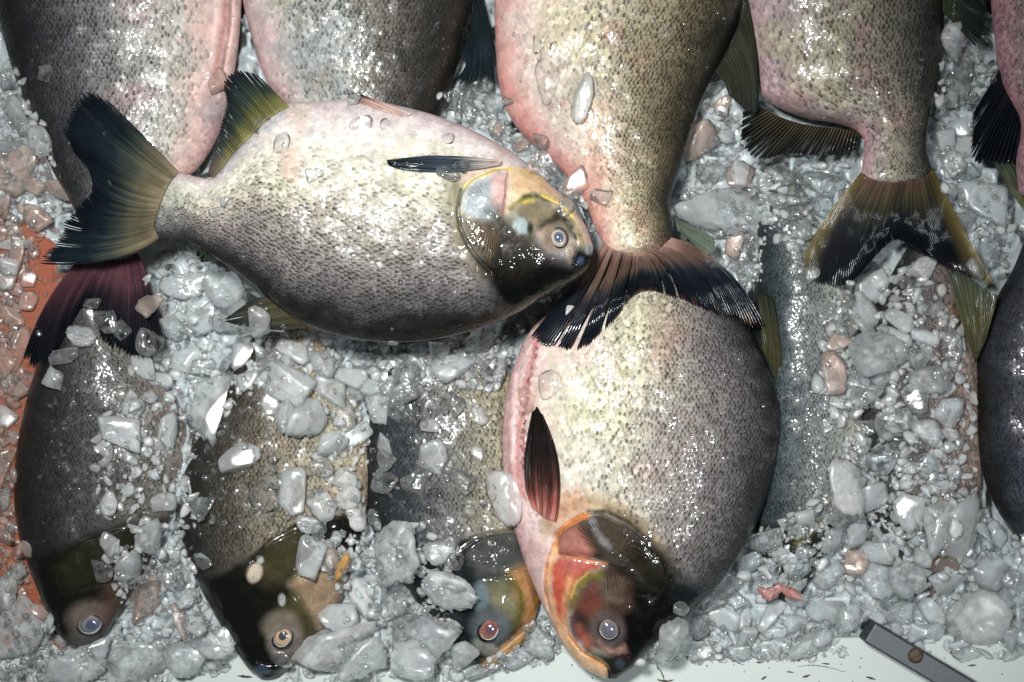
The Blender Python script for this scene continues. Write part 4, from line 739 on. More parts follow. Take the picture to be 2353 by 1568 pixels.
F_A.fin('adipose_fin', [(440, 552), (490, 588)], [(462, 582), (480, 602), (500, 598)], 8, [(0, (40, 46, 40)), (1, (58, 68, 58))], zt=.09, zb=.095, rag=0, split=0, ridge=0, thick=.004, streak=.04, dark_sp=0)
F_A.fin('pelvic_fin', [(948, 262), (930, 268), (900, 262)], [(806, 206), (784, 212), (800, 226)], 14, [(0, (232, 200, 192)), (.55, (206, 170, 160)), (.8, (80, 66, 62)), (1, (28, 26, 26))], zb=.113, zt=.112, rag=.25, split=.3, seed=12, under=gz)
F_A.fin('pectoral_fin', [(1152, 370), (1150, 379)], [(882, 370), (872, 372), (884, 376)], 14, [(0, (230, 206, 196)), (.2, (150, 146, 142)), (.36, (70, 82, 92)), (.8, (40, 50, 60)), (1, (24, 24, 26))], mid=[(1015, 358), (1005, 396)], zb=None, zt=.1335, rag=.1, split=.1, seed=13, under=gz, zoff=.003)
F_B.fin('pectoral_fin', [(1222, 1166), (1250, 1190), (1278, 1200)], [(1226, 938), (1232, 934), (1240, 944)], 24, [(0, (214, 150, 140)), (.12, (160, 90, 78)), (.3, (84, 52, 46)), (.55, (40, 32, 31)), (1, (30, 26, 23))], mid=[(1204, 1072), (1244, 1072), (1284, 1066)], zb=None, zt=.0775, rag=.05, split=.05, seed=14, under=gz, zoff=.002, ridge=.0005)
# gill covers and eyes
F_A.gill([(1166, 388, 1), (1141, 390, 1), (1118, 397, 1), (1090, 410, 1), (1072, 426, 1), (1060, 448, 1), (1055, 480, 1), (1060, 522, 1), (1075, 556, 1), (1096, 588, 1), (1120, 612, .9), (1140, 622, .5), (1160, 600, 0), (1164, 550, 0), (1160, 500, 0), (1166, 450, .1), (1169, 410, .5)], .0022, (1148, 500))
F_B.gill([(1280, 1228, 1), (1306, 1204, 1), (1346, 1182, 1), (1384, 1182, 1), (1423, 1201, 1), (1463, 1226, 1), (1498, 1262, 1), (1524, 1295, 1), (1530, 1330, .7), (1500, 1345, .1), (1450, 1325, 0), (1400, 1300, 0), (1345, 1286, .3), (1288, 1277, .7)], .0024, (1428, 1288))
F_J.gill([(672, 1222, 1), (630, 1244, 1), (595, 1278, 1), (568, 1312, 1), (566, 1345, .8), (600, 1365, 0), (650, 1350, 0), (700, 1320, 0), (745, 1270, .2), (740, 1215, .8)], .002, (640, 1330))
F_K.gill([(1225, 1234, .8), (1165, 1226, 1), (1110, 1238, 1), (1075, 1262, 1), (1058, 1300, 1), (1070, 1335, .4), (1120, 1340, 0), (1180, 1325, 0), (1228, 1310, .2)], .0018, (1130, 1325))
F_I.gill([(300, 1212, 1), (240, 1224, 1), (190, 1244, 1), (150, 1275, 1), (130, 1310, 1), (140, 1355, .3), (200, 1350, 0), (260, 1310, 0), (310, 1260, .3)], .0018, (200, 1330))
F_A.eye((1283, 547), 26, 23, 70, EYE_G, pup_blue, pr=.60, poff=(1, -1))
F_B.eye((1399, 1446), 29, 27, 60, [(0, (120, 110, 110)), (.5, (150, 132, 118)), (.7, (120, 108, 104)), (.8, (26, 28, 40)), (.9, (40, 44, 60)), (1, (96, 84, 84))], [(0, (112, 108, 128)), (.5, (98, 96, 116)), (.75, (120, 112, 112)), (.9, (176, 150, 110)), (1, (70, 70, 90))], label='clouded violet grey eye', pr=.82)
F_J.eye((649, 1466), 29, 24, -55, [(0, (150, 140, 130)), (.45, (205, 170, 130)), (.62, (220, 186, 150)), (.76, (190, 160, 160)), (.82, (12, 14, 18)), (.93, (14, 18, 22)), (1, (110, 98, 84))], [(0, (60, 62, 74)), (.6, (66, 70, 84)), (1, (150, 120, 90))], pr=.5, poff=(1, -4))
F_K.eye((1122, 1449), 30, 25, -60, [(0, (120, 80, 70)), (.5, (150, 90, 76)), (.72, (176, 112, 92)), (.80, (12, 16, 20)), (.95, (20, 26, 32)), (1, (96, 100, 104))], [(0, (84, 70, 92)), (.6, (110, 74, 80)), (1, (190, 104, 76))], label='reddish clouded eye', pr=.66, poff=(6, -3))
F_I.eye((204, 1436), 31, 25, -20, [(0, (120, 116, 120)), (.5, (136, 130, 130)), (.75, (150, 140, 130)), (.84, (34, 40, 52)), (.93, (40, 44, 52)), (1, (96, 90, 84))], [(0, (60, 68, 104)), (.5, (74, 84, 122)), (1, (128, 128, 140))], label='clouded blue grey eye', pr=.62, poff=(6, 0))
# ------------------------------------------------------------------ ledge, bar, tray
def simple_mat(name, col, rough, col2=None, scale=60, thr=(.55, .62), bump=.1, bscale=400, metal=0):
    m = bpy.data.materials.new(name); nt, ns, L = nodes_of(m)
    out = N(nt, 'ShaderNodeOutputMaterial'); b = N(nt, 'ShaderNodeBsdfPrincipled', Roughness=rough, Metallic=metal); L.new(b.outputs[0], out.inputs[0])
    tc = N(nt, 'ShaderNodeTexCoord'); n1 = N(nt, 'ShaderNodeTexNoise', Scale=scale, Detail=8.0, Roughness=.7); L.new(tc.outputs['Object'], n1.inputs['Vector'])
    mr = N(nt, 'ShaderNodeMapRange'); mr.inputs['From Min'].default_value, mr.inputs['From Max'].default_value = thr; L.new(n1.outputs['Fac'], mr.inputs['Value'])
    mx = N(nt, 'ShaderNodeMix', _data_type='RGBA'); mx.inputs[6].default_value = (*lin(col), 1); mx.inputs[7].default_value = (*lin(col2 or col), 1)
    L.new(mr.outputs['Result'], mx.inputs[0]); L.new(mx.outputs[2], b.inputs['Base Color'])
    n2 = N(nt, 'ShaderNodeTexNoise', Scale=bscale, Detail=4.0); L.new(tc.outputs['Object'], n2.inputs['Vector'])
    bp = N(nt, 'ShaderNodeBump', Strength=bump, Distance=.001); L.new(n2.outputs['Fac'], bp.inputs['Height']); L.new(bp.outputs['Normal'], b.inputs['Normal'])
    b.inputs['Specular IOR Level'].default_value = .3
    return m
M_ledge = simple_mat('painted_board', (166, 172, 168), .55, (124, 124, 116), 70, (.66, .72))
M_bar = simple_mat('grey_painted_metal', (42, 48, 53), .4, (66, 72, 76), 90, (.60, .68))
M_rust = simple_mat('rusty_steel', (74, 58, 46), .5, (44, 34, 28), 300, (.45, .6), .5, 900)
M_tray = simple_mat('orange_plastic', (128, 66, 42), .4, (120, 72, 52), 30, (.4, .6))
M_floor = simple_mat('tray_liner', (110, 70, 48), .4, (80, 54, 42), 20, (.4, .6))
M_meat = simple_mat('raw_meat', (118, 74, 68), .25, (140, 104, 98), 120, (.45, .6), .5, 500)
M_fleck = simple_mat('dark_fleck', (40, 30, 22), .6, (70, 44, 20), 200, (.4, .6))

def boxmesh(name, pts, z0, z1, bev=.001):
    bm = bmesh.new(); lo = [bm.verts.new(p[:2] + (z0,)) for p in pts]; hi = [bm.verts.new(p[:2] + (z1,)) for p in pts]; n = len(pts)
    bm.faces.new(hi); bm.faces.new(lo[::-1])
    for i in range(n): bm.faces.new((lo[i], lo[(i + 1) % n], hi[(i + 1) % n], hi[i]))
    bmesh.ops.recalc_face_normals(bm, faces=bm.faces)
    if bev: bmesh.ops.bevel(bm, geom=bm.edges[:], offset=bev, segments=2, affect='EDGES', profile=.5)
    me = bpy.data.meshes.new(name); bm.to_mesh(me); bm.free()
    me.polygons.foreach_set('use_smooth', [True] * len(me.polygons)) if False else None
    return me
def pw(px, py, z=0): return tuple(float(q) for q in P(px, py, z))
LZ = .022
fl = boxmesh('tray_floor', [pw(-700, -800), pw(3100, -800), pw(3100, 1650), pw(-700, 1650)], -.012, 0.0, 0)
o = link('tray_floor', fl, M_floor); o['kind'] = 'structure'
lg = boxmesh('white_ledge', [pw(-500, 1512, LZ), pw(560, 1500, LZ), pw(1200, 1485, LZ), pw(2900, 1440, LZ), pw(2900, 2050, LZ), pw(-500, 2050, LZ)], .0005, LZ, .002)
ledge = link('white_ledge', lg, M_ledge); ledge['kind'] = 'structure'
# cracks and chips in the ledge paint: shallow flakes of their own
def flake(pts, width, mat, name, z):
    p = resample(pts, 24); d = np.gradient(p, axis=0); n = np.stack([-d[:, 1], d[:, 0]], -1); n /= np.linalg.norm(n, axis=1)[:, None] + 1e-9
    w = width * (0.25 + .75 * np.sin(np.linspace(0.05, np.pi - .05, 24))) * (0.6 + .8 * rng.random(24))
    p = p + rng.normal(0, .5, p.shape)
    a = P(*(p + n * w[:, None] / 2).T, z); b = P(*(p - n * w[:, None] / 2).T, z)
    return np.concatenate([a, b])
fv, fq = [], []
def addfl(pts, width, z=LZ + .0003):
    V = flake(pts, width, None, '', z); k = sum(len(x) for x in fv); fv.append(V); i = np.arange(23)
    fq.append(np.stack([k + i, k + i + 1, k + 25 + i, k + 24 + i], -1))
addfl([(1505, 1518), (1512, 1535), (1520, 1545), (1528, 1568)], 3); addfl([(1510, 1562), (1530, 1566), (1548, 1563)], 5); addfl([(1662, 1508), (1690, 1520), (1712, 1531)], 2.5)
addfl([(1738, 1522), (1748, 1524)], 3); addfl([(1750, 1562), (1762, 1554)], 4); addfl([(1830, 1532), (1880, 1530), (1945, 1545)], 1.5); addfl([(1888, 1525), (1908, 1527)], 3)
addfl([(1990, 1556), (2012, 1562)], 5); addfl([(1845, 1557), (1862, 1551)], 5); addfl([(545, 1554), (580, 1556)], 6); addfl([(2224, 1530), (2244, 1529)], 4); addfl([(1808, 1544), (1824, 1546)], 3)
for _ in range(26):
    x, y = rng.uniform(1150, 2340), rng.uniform(1500, 1567); l = rng.uniform(2, 7); a = rng.uniform(0, 3)
    addfl([(x, y), (x + l * math.cos(a), y + l * math.sin(a) * .5)], rng.uniform(1, 2.6))
fo = link('paint_chips', mkmesh('paint_chips', np.concatenate(fv), np.concatenate(fq), None, None, False), M_fleck, ledge, 'stuff')
# bar: top face and the side that faces the middle
c0 = np.array(pw(1996, 1448, LZ)); c1 = np.array(pw(2318, 1640, LZ)); d = (c1 - c0); d /= np.linalg.norm(d); nrm = np.array([-d[1], d[0], 0]); BZ = LZ + .019
wd = .0148 / 2
c0 = c0 - d * .004
bar = bpy.data.objects.new('metal_bar', None); scene.collection.objects.link(bar)
tag(bar, 'grey painted metal bar with a rusty screw lying across the white ledge', 'bar')
q = [c0 + nrm * wd, c0 - nrm * wd, c1 - nrm * wd, c1 + nrm * wd]
link('bar', boxmesh('bar', [tuple(x) for x in q], LZ + .0002, BZ, .0012), M_bar, bar)
sx = np.array(pw(2104, 1507, BZ)); me = bpy.data.meshes.new('screw'); bm = bmesh.new()
bmesh.ops.create_uvsphere(bm, u_segments=24, v_segments=12, radius=.0052, matrix=Matrix.Translation(sx) @ Matrix.Diagonal((1, 1, .45, 1)))
bm.to_mesh(me); bm.free(); me.polygons.foreach_set('use_smooth', [True] * len(me.polygons)); sc_ = link('screw', me, M_rust, bar)
me = bpy.data.meshes.new('slot'); bm = bmesh.new(); bmesh.ops.create_cube(bm, size=1, matrix=Matrix.Translation(sx + np.array((0, 0, .0022))) @ Matrix.Rotation(.4, 4, 'Z') @ Matrix.Diagonal((.007, .0009, .0006, 1))); bm.to_mesh(me); bm.free(); link('slot', me, M_fleck, sc_)
splat(P(*np.meshgrid(np.linspace(-60, 2400, 800), np.linspace(1500, 1640, 60)), LZ).reshape(-1, 3))
# orange tray liner by the left edge, running in under the first fish
TR = [(-260, 470), (20, 480), (130, 560), (150, 800), (130, 1000), (130, 1150), (160, 1300), (170, 1420), (160, 1500), (-260, 1500)]
tw = boxmesh('orange_tray', [pw(x, y, .02) for x, y in TR], .002, .019, .003)
ot = link('orange_tray', tw, M_tray); tag(ot, 'orange plastic tray showing through the ice along the left edge', 'tray')
gx, gy = np.meshgrid(np.arange(-118, 170, 3), np.arange(480, 1500, 3)); mk = inside(gx.astype(float), gy.astype(float), TR)
splat(P(gx[mk], gy[mk], .019))
# scrap of meat in the ice, lower right
def blob(name, pts, wid, z, mat, par=None, hscale=.5):
    p = resample(pts, 30); d = np.gradient(p, axis=0); n = np.stack([-d[:, 1], d[:, 0]], -1); n /= np.linalg.norm(n, axis=1)[:, None]
    th = np.linspace(0, 2 * np.pi, 14, endpoint=False); w = np.interp(np.linspace(0, 1, 30), np.linspace(0, 1, len(wid)), wid) / 2 * (1 + .7 * (rng.random(30) - .5))
    X = p[:, None, 0] + n[:, None, 0] * w[:, None] * np.cos(th); Y = p[:, None, 1] + n[:, None, 1] * w[:, None] * np.cos(th)
    V = P(X, Y, z + FW / W * w[:, None] * hscale * np.sin(th))
    return link(name, mkmesh(name, V.reshape(-1, 3), gridq(30, 14, 0, True)), mat, par)
tag(blob('meat_scrap', [(1740, 1350), (1768, 1366), (1790, 1352), (1815, 1362), (1845, 1378)], [6, 26, 32, 14, 26, 6], .044, M_meat, None, .28), 'pink scrap of raw meat lying in the ice at the lower right', 'meat scrap')
# ------------------------------------------------------------------ ice
def icomesh(sub):
    bm = bmesh.new(); bmesh.ops.create_icosphere(bm, subdivisions=sub, radius=1)
    V = np.array([v.co[:] for v in bm.verts]); T = np.array([[v.index for v in f.verts] for f in bm.faces]); bm.free()
    return V / np.linalg.norm(V, axis=1)[:, None], T
ICO = {s: icomesh(s) for s in (1, 2, 3, 4)}
def n3(V, f, seed): 
    return (noise(V[:, 0] * f + 9.1, V[:, 1] * f + 3.3 + V[:, 2] * f * .71, seed) + noise(V[:, 1] * f + 5.7, V[:, 2] * f + 1.9 + V[:, 0] * f * .63, seed + 1) + noise(V[:, 2] * f + 2.2, V[:, 0] * f + 7.7 + V[:, 1] * f * .57, seed + 2)) / 3
def chip_verts(r, sub, sharp, flat, lumps, npl=9, pits=0.0, fine=0.0, lens=.3):
    """rounded polytope: soft minimum over random cutting planes, then melted and pitted"""
    D, T = ICO[sub]
    th = np.sort(r.uniform(0, 2 * np.pi, npl)) * .45 + np.arange(npl) * 2 * np.pi / npl * .55 + r.uniform(0, 6.28)
    e = r.normal(0, .5, npl); nrm = np.stack([np.cos(th) * np.cos(e), np.sin(th) * np.cos(e), np.sin(e)], -1)
    h = r.uniform(.5, 1.0, npl)
    n2 = r.normal(size=(3, 3)); n2[:, 2] *= 2.2; n2 /= np.linalg.norm(n2, axis=1)[:, None]
    nrm = np.vstack([nrm, n2, [[0, 0, 1], [0, 0, -1]]]); h = np.r_[h, r.uniform(.8, 1.3, 3) * max(flat, .3), flat, flat]
    for kk in (-1, -2):
        nrm[kk, :2] += r.normal(0, .16, 2); nrm[kk] /= np.linalg.norm(nrm[kk])
    q = np.clip(D @ nrm.T, 0, None) / h
    R = (q ** sharp).sum(1) ** (-1 / sharp); R = np.minimum(R, 1.25)
    V = D * R[:, None]
    s = int(r.integers(1000))
    k = 1 + lumps * (n3(D, 3.0, s) - .5) * 2 + lumps * .6 * (n3(D, 7.0, s + 7) - .5) * 2
    if pits: k = k - pits * sst(.5, .72, n3(V, 6, s + 30)) - pits * .6 * sst(.5, .7, n3(V, 11, s + 40))
    if fine: k = k + fine * (n3(V, 16, s + 50) - .5)
    V = V * k[:, None]
    m = np.abs(V[:, :2]).max(0); V[:, :2] /= m
    V[:, 2] /= max(m)
    V[:, 2] *= np.clip(1 - lens * (V[:, 0] ** 2 + V[:, 1] ** 2), .08, 1)
    return V, T
KIND = {   # sharp, flat, lumps, pits, fine, subdivisions, material
 'frost': (54, .25, .04, 0, .025, 4, 'frost'), 'white': (20, .3, .08, 0, .05, 3, 'white'), 'bubbly': (18, .46, .11, .14, .10, 4, 'bubbly'),
 'clear': (36, .34, .06, .03, .04, 4, 'clear'), 'thin': (3.2, .16, .05, 0, .02, 4, 'thin'), 'pink': (30, .28, .05, .02, .03, 4, 'pink'),
 'cream': (16, .36, .13, .10, .10, 4, 'cream'), 'smoky': (34, .26, .04, 0, .02, 4, 'smoky'), 'orange': (12, .45, .06, 0, .03, 3, 'orange'), 'lump': (14, .40, .16, .12, .12, 4, 'frost')}
BASES = {}
for k, (sh, fl_, lu, pi, fi, sub, mat) in KIND.items():
    BASES[k] = []
    for j in range(12 if k in ('frost', 'clear', 'bubbly') else 4):
        V, T = chip_verts(rng, sub, sh, fl_, lu, int(rng.integers(4, 8)), pi, fi, .95 if k == 'thin' else .3)
        me = mkmesh('ice_' + k, V, None, T, None); me.materials.append(ICE[mat])
        try: me.set_sharp_from_angle(angle=math.radians(38)) if k in ('frost', 'clear') and False else None
        except Exception: pass
        BASES[k].append((me, V))
WORD = {'frost': 'frosted', 'white': 'opaque white', 'bubbly': 'bubbly', 'clear': 'clear', 'thin': 'thin clear', 'pink': 'pink tinted', 'cream': 'yellowish crumbly', 'smoky': 'dark glassy', 'orange': 'orange tinted', 'lump': 'crumbly white'}
MARKS = [((1283, 547), 'eye of the sideways fish'), ((1100, 470), 'gill of the sideways fish'), ((820, 260), 'belly of the sideways fish'), ((260, 400), 'tail of the sideways fish'), ((620, 715), 'back fin of the sideways fish'), ((580, 240), 'anal fin of the sideways fish'), ((900, 790), 'back of the sideways fish'), ((480, 590), 'tail stalk of the sideways fish'),
 ((1400, 1446), 'eye above the white ledge'), ((1330, 1350), 'big red cheek'), ((1190, 950), 'pale slit belly'), ((1245, 1080), 'reddish side fin'), ((1770, 780), 'narrow olive back fin'), ((1560, 1430), 'dark forehead'),
 ((650, 1466), 'eye of the yellow jawed fish'), ((640, 1290), 'gill of the yellow jawed fish'), ((560, 1180), 'shoulder of the yellow jawed fish'), ((720, 1500), 'yellow jaw'), ((205, 1436), 'half buried eye'), ((200, 1270), 'gill of the bottom left fish'), ((80, 1060), 'back of the bottom left fish'), ((220, 720), 'dark purple tail'),
 ((1122, 1449), 'reddish eye'), ((1120, 1270), 'grey striped gill'), ((930, 1120), 'bluish dark flank'), ((1480, 640), 'torn black tail'), ((1450, 350), 'yellowish flank'), ((1080, 130), 'black fin at the top'), ((1830, 320), 'comb like belly fin'), ((2060, 560), 'fanned black tail'), ((2150, 230), 'small rounded fin'), ((2240, 720), 'olive fin at the right'),
 ((1850, 900), 'pale flank'), ((2270, 1020), 'dark gap at the right'), ((2110, 1506), 'rusty screw'), ((1990, 1450), 'end of the metal bar'), ((1790, 1360), 'pink meat scrap'), ((40, 900), 'orange tray'), ((40, 300), 'top left fish'), ((530, 120), 'pink slit belly'), ((1650, 1520), 'bare white ledge')]
LABELS = {}
def where(x, y):
    d = [(math.hypot(x - a, y - b), a, b, n) for (a, b), n in MARKS]; d.sort()
    r, a, b, n = d[0]
    if r < 42: return 'on the ' + n
    dx, dy = x - a, y - b
    side = ('right of' if dx > 0 else 'left of') if abs(dx) > abs(dy) else ('below' if dy > 0 else 'above')
    far = 'just ' if r < 110 and 'of' not in side else ''
    return (far + side + ' the ' + n).strip()
def shape_word(w, h):
    s = max(w, h); a = s / min(w, h)
    size = 'large' if s > 105 else 'mid sized' if s > 66 else 'small' if s > 38 else 'tiny'
    return size, ('sliver of ' if a > 2.2 else 'oblong ' if a > 1.5 else '')
REG = [('left heap', 'ice chips heaped on the left'), ('middle heap', 'ice chips heaped between the fish in the middle'), ('right heap', 'ice chips heaped on the right')]
def group_of(x, y): return 'ice chunks on the left half' if x < 1180 else 'ice chunks on the right half'
NCH = [0]
def chip(x, y, w, h, rot=0, kind='frost', sink=.35, tilt=.14, label=None, thick=None):
    me, V = BASES[kind][int(rng.integers(len(BASES[kind])))]
    o = bpy.data.objects.new('ice_chunk', me); scene.collection.objects.link(o)
    a, b = w / 2, h / 2
    n = max(3, int(min(a, b) / 4)); q = np.linspace(-.75, .75, 7); gx_, gy_ = np.meshgrid(q * a, q * b)
    zz = gz(x + gx_, y + gy_); z0 = float(np.percentile(zz, 55))
    u = FW / W; c = math.sqrt(a * b) * u * (1.0 if thick is None else thick)
    hz = c * np.abs(V[:, 2]).max()
    # lean with the surface below
    sx_ = (zz[:, -1].mean() - zz[:, 0].mean()) / (1.5 * a * u); sy_ = (zz[-1].mean() - zz[0].mean()) / (1.5 * b * u)
    cl = lambda s: max(-.7, min(.7, s))
    N_ = Vector((-cl(sx_) * .7 + rng.normal(0, tilt), cl(sy_) * .7 + rng.normal(0, tilt), 1)).normalized()
    if kind == 'thin': sink = .48
    zc = z0 + hz * (1 - 2 * sink)
    o.location = pw(x, y, zc)
    up = Vector((0, 0, 1)).rotation_difference(N_).to_matrix().to_4x4()
    s = (CAMH - zc) / CAMH
    o.matrix_world = Matrix.Translation(o.location) @ up @ Matrix.Rotation(-math.radians(rot), 4, 'Z') @ Matrix.Diagonal((a * u * s, b * u * s, c, 1))
    # raise the raster
    k = max(5, int(max(a, b) / 3)); q = np.linspace(-1, 1, 2 * k + 1); ex, ey = np.meshgrid(q, q); r2 = ex ** 2 + ey ** 2; mk = r2 < .85
    an = math.radians(rot); X = x + ex * a * math.cos(an) - ey * b * math.sin(an); Y = y + ex * a * math.sin(an) + ey * b * math.cos(an)
    Z = zc + hz * np.sqrt(np.clip(1 - r2, 0, 1)) * .75
    i, j = g_idx(X[mk], Y[mk]); np.maximum.at(G, (i, j), Z[mk])
    size, sw = shape_word(w, h)
    lab = label or f"{size} {sw}{WORD[kind]} ice {where(x, y)}"
    lab = ' '.join(lab.split())
    LABELS.setdefault(lab, []).append(o)
    tag(o, lab, 'ice', group_of(x, y)); NCH[0] += 1
    return o

# --- crushed filling: small pieces joined, laid before and after the chunks
def crumbs(poly, n, s0, s1, mat, name, zmax=None, sub=1, kind=(12, .5, .1), bury=.5, dens=None, stack=True, avoid=()):
    p = np.array(poly, float); lo, hi = p.min(0), p.max(0); pts = []
    while len(pts) < n:
        q = rng.uniform(lo, hi, (n * 2, 2)); m = inside(q[:, 0], q[:, 1], p)
        for av in avoid: m &= ~inside(q[:, 0], q[:, 1], av)
        if dens is not None: m &= noise(q[:, 0] / dens[0], q[:, 1] / dens[0], dens[1]) > dens[2]
        pts += list(q[m])
    pts = pts[:n]
    Vs, Ts, k = [], [], 0; u = FW / W
    protos = [chip_verts(rng, sub, kind[0], kind[1], kind[2], int(rng.integers(4, 8))) for _ in range(16)]
    for (x, y) in pts:
        V, T = protos[int(rng.integers(16))]; s = s0 * (s1 / s0) ** (rng.random() ** 1.3) / 2
        z0 = float(gz(x, y)); 
        if zmax is not None and z0 > zmax: continue
        sc_ = np.array([s, s * rng.uniform(.55, 1), s * rng.uniform(.5, .9)]) * u
        R = np.array(Matrix.Rotation(rng.uniform(0, 6.28), 3, 'Z') @ Matrix.Rotation(rng.normal(0, .5), 3, 'X'))
        hz = sc_[2] * .7; c = np.array(pw(x, y, z0 + hz * (1 - 2 * bury)))
        Vs.append((V * sc_) @ R.T + c); Ts.append(T + k); k += len(V)
        if stack:
            q = np.linspace(-.7, .7, 3); ex, ey = np.meshgrid(q * s, q * s); i, j = g_idx(x + ex, y + ey); np.maximum.at(G, (i, j), c[2] + hz * .6)
    return np.concatenate(Vs), np.concatenate(Ts)
def crumb_obj(name, parts, mat, label=None):
    V, T, k = [], [], 0
    for v, t in parts: V.append(v); T.append(t + k); k += len(v)
    o = link(name, mkmesh(name, np.concatenate(V), None, np.concatenate(T)), mat); o['kind'] = 'stuff'
    return o
RG = dict(
 leftheap=[(330, 640), (400, 560), (520, 610), (590, 690), (700, 770), (860, 800), (1000, 790), (960, 880), (880, 960), (840, 1060), (850, 1180), (760, 1120), (640, 960), (560, 920), (500, 1000), (440, 1100), (470, 1180), (440, 1260), (330, 1240), (220, 1180), (220, 1000), (280, 850), (390, 800)],
 midgap=[(860, 790), (1100, 770), (1200, 715), (1170, 820), (1150, 900), (1020, 880), (940, 920), (880, 950)],
 kflank=[(880, 900), (1150, 880), (1150, 1180), (1000, 1210), (860, 1180), (840, 1000)],
 jflank=[(450, 1000), (560, 930), (660, 980), (760, 1120), (840, 1180), (700, 1210), (600, 1250), (440, 1260)],
 iflank=[(180, 850), (300, 840), (240, 1000), (230, 1200), (160, 1180), (110, 1000), (110, 900)],
 belowI=[(230, 1240), (430, 1260), (470, 1390), (560, 1540), (330, 1568), (160, 1568), (130, 1500), (240, 1480), (280, 1400)],
 leftbottom=[(-40, 1390), (110, 1420), (160, 1490), (160, 1590), (-40, 1590)],
 leftedge=[(-60, 460), (60, 470), (140, 560), (110, 700), (70, 850), (40, 950), (30, 1150), (60, 1310), (110, 1420), (-60, 1420)],
 topleft=[(-40, 140), (40, 160), (110, 300), (150, 440), (120, 530), (-40, 530)],
 jk=[(700, 1240), (830, 1200), (880, 1280), (960, 1400), (1060, 1500), (1090, 1560), (640, 1568), (740, 1470), (800, 1390)],
 betweenK=[(860, 1200), (980, 1210), (1060, 1260), (1040, 1340), (1050, 1480), (960, 1520), (860, 1420)],
 kb=[(1080, 1530), (1200, 1480), (1250, 1400), (1290, 1490), (1290, 1510), (1110, 1560)],
 gapHC=[(1000, 220), (1120, 180), (1150, 260), (1230, 350), (1350, 470), (1360, 540), (1290, 440), (1190, 340), (1060, 280)],
 gapCD=[(1610, 230), (1690, 270), (1720, 370), (1800, 380), (1960, 380), (1900, 480), (1840, 580), (1760, 540), (1700, 640), (1640, 540), (1560, 500), (1560, 420), (1590, 330)],
 gapCD2=[(1640, 540), (1760, 530), (1750, 660), (1690, 660)],
 topright=[(2170, 60), (2240, 110), (2290, 180), (2240, 240), (2230, 380), (2330, 480), (2310, 640), (2220, 540), (2150, 400), (2140, 290)],
 mheap=[(1960, 640), (2060, 590), (2180, 660), (2220, 800), (2240, 1000), (2240, 1180), (2150, 1130), (2000, 1120), (1900, 1000), (1880, 860), (1900, 740)],
 lright=[(1960, 1000), (2200, 1080), (2300, 1220), (2380, 1240), (2400, 1500), (2160, 1516), (1960, 1470), (1850, 1506), (1500, 1516), (1600, 1420), (1700, 1330), (1740, 1240), (1850, 1160), (1900, 1080)],
 headL=[(1700, 1225), (1800, 1200), (1900, 1185), (1960, 1290), (1820, 1345), (1700, 1330)],
 mfoot=[(1950, 1110), (2240, 1110), (2240, 1330), (1950, 1330)],
 ledgeR=[(1440, 1524), (1580, 1430), (1700, 1410), (1960, 1450), (1970, 1490), (1850, 1518), (1600, 1522)],
)
# the slush the fish lie on: low between the fish, rising into the heaps so that no hollow shows between the pieces
bx, by = np.meshgrid(np.arange(-520, 2880, 4.0), np.arange(-560, 1524, 4.0))
bz = .016 + .010 * fbm(bx / 60, by / 60, 5, 4) + .012 * (noise(bx / 26, by / 26, 8) ** 2) - .004
bz *= (1 - sst(1492, 1515, by))
bz = np.where(inside(bx, by, [(x - 6, y) for x, y in TR]), .004, bz)
bz = np.maximum(bz, .0015)
splat(P(bx, by, bz).reshape(-1, 3))
AV = [[(1185, 1300), (1230, 1200), (1180, 1000), (1200, 760), (1790, 800), (1790, 1100), (1700, 1300), (1500, 1500), (1380, 1568), (1290, 1480)]]
fill = []
for k, n, a, b in (('leftheap', 520, 10, 40), ('midgap', 260, 10, 40), ('belowI', 230, 10, 44), ('leftbottom', 220, 10, 44), ('topleft', 220, 10, 40), ('jk', 290, 10, 40), ('betweenK', 150, 10, 36), ('kb', 110, 8, 34), ('gapHC', 170, 8, 34), ('gapCD', 320, 8, 40), ('gapCD2', 80, 8, 36), ('topright', 240, 8, 40), ('mheap', 330, 16, 50), ('lright', 520, 10, 44), ('ledgeR', 200, 8, 36), ('headL', 60, 8, 30), ('mfoot', 120, 8, 36)):
    fill.append(crumbs(RG[k], n, a, b, None, k, sub=2, kind=(34, .36, .06), avoid=AV, zmax=.075))
shard = []
for k, n in (('leftheap', 190), ('lright', 190), ('jk', 100), ('belowI', 90), ('leftbottom', 40), ('mheap', 110), ('topright', 50), ('gapCD', 50), ('midgap', 60), ('topleft', 40), ('betweenK', 50), ('gapHC', 30), ('headL', 40), ('mfoot', 70)):
    shard.append(crumbs(RG[k], n, 22, 46, None, k, sub=3, kind=(40, .28, .05), avoid=AV, zmax=.08, bury=.3))
crumb_obj('crushed_ice', shard, ICE['frost'])
Gs = G.copy()
for _ in range(14): Gs = (Gs + np.roll(Gs, 1, 0) + np.roll(Gs, -1, 0) + np.roll(Gs, 1, 1) + np.roll(Gs, -1, 1)) / 5
gi = g_idx(bx, by); heap = np.zeros(bx.shape)
for k in ('leftheap', 'midgap', 'belowI', 'leftbottom', 'topleft', 'jk', 'betweenK', 'kb', 'gapHC', 'gapCD', 'gapCD2', 'topright', 'lright', 'ledgeR'):
    heap = np.maximum(heap, 1 - sst(-26, 2, sdpoly(bx, by, RG[k])))
for av in AV: heap *= sst(0, 30, sdpoly(bx, by, av))
top_ = np.minimum(Gs[gi], .067) - .0016 + .004 * (fbm(bx / 22, by / 22, 19, 3) - .5) + .0015 * (noise(bx / 9, by / 9, 23) - .5)
bz = bz * (1 - heap) + np.maximum(bz, top_) * heap
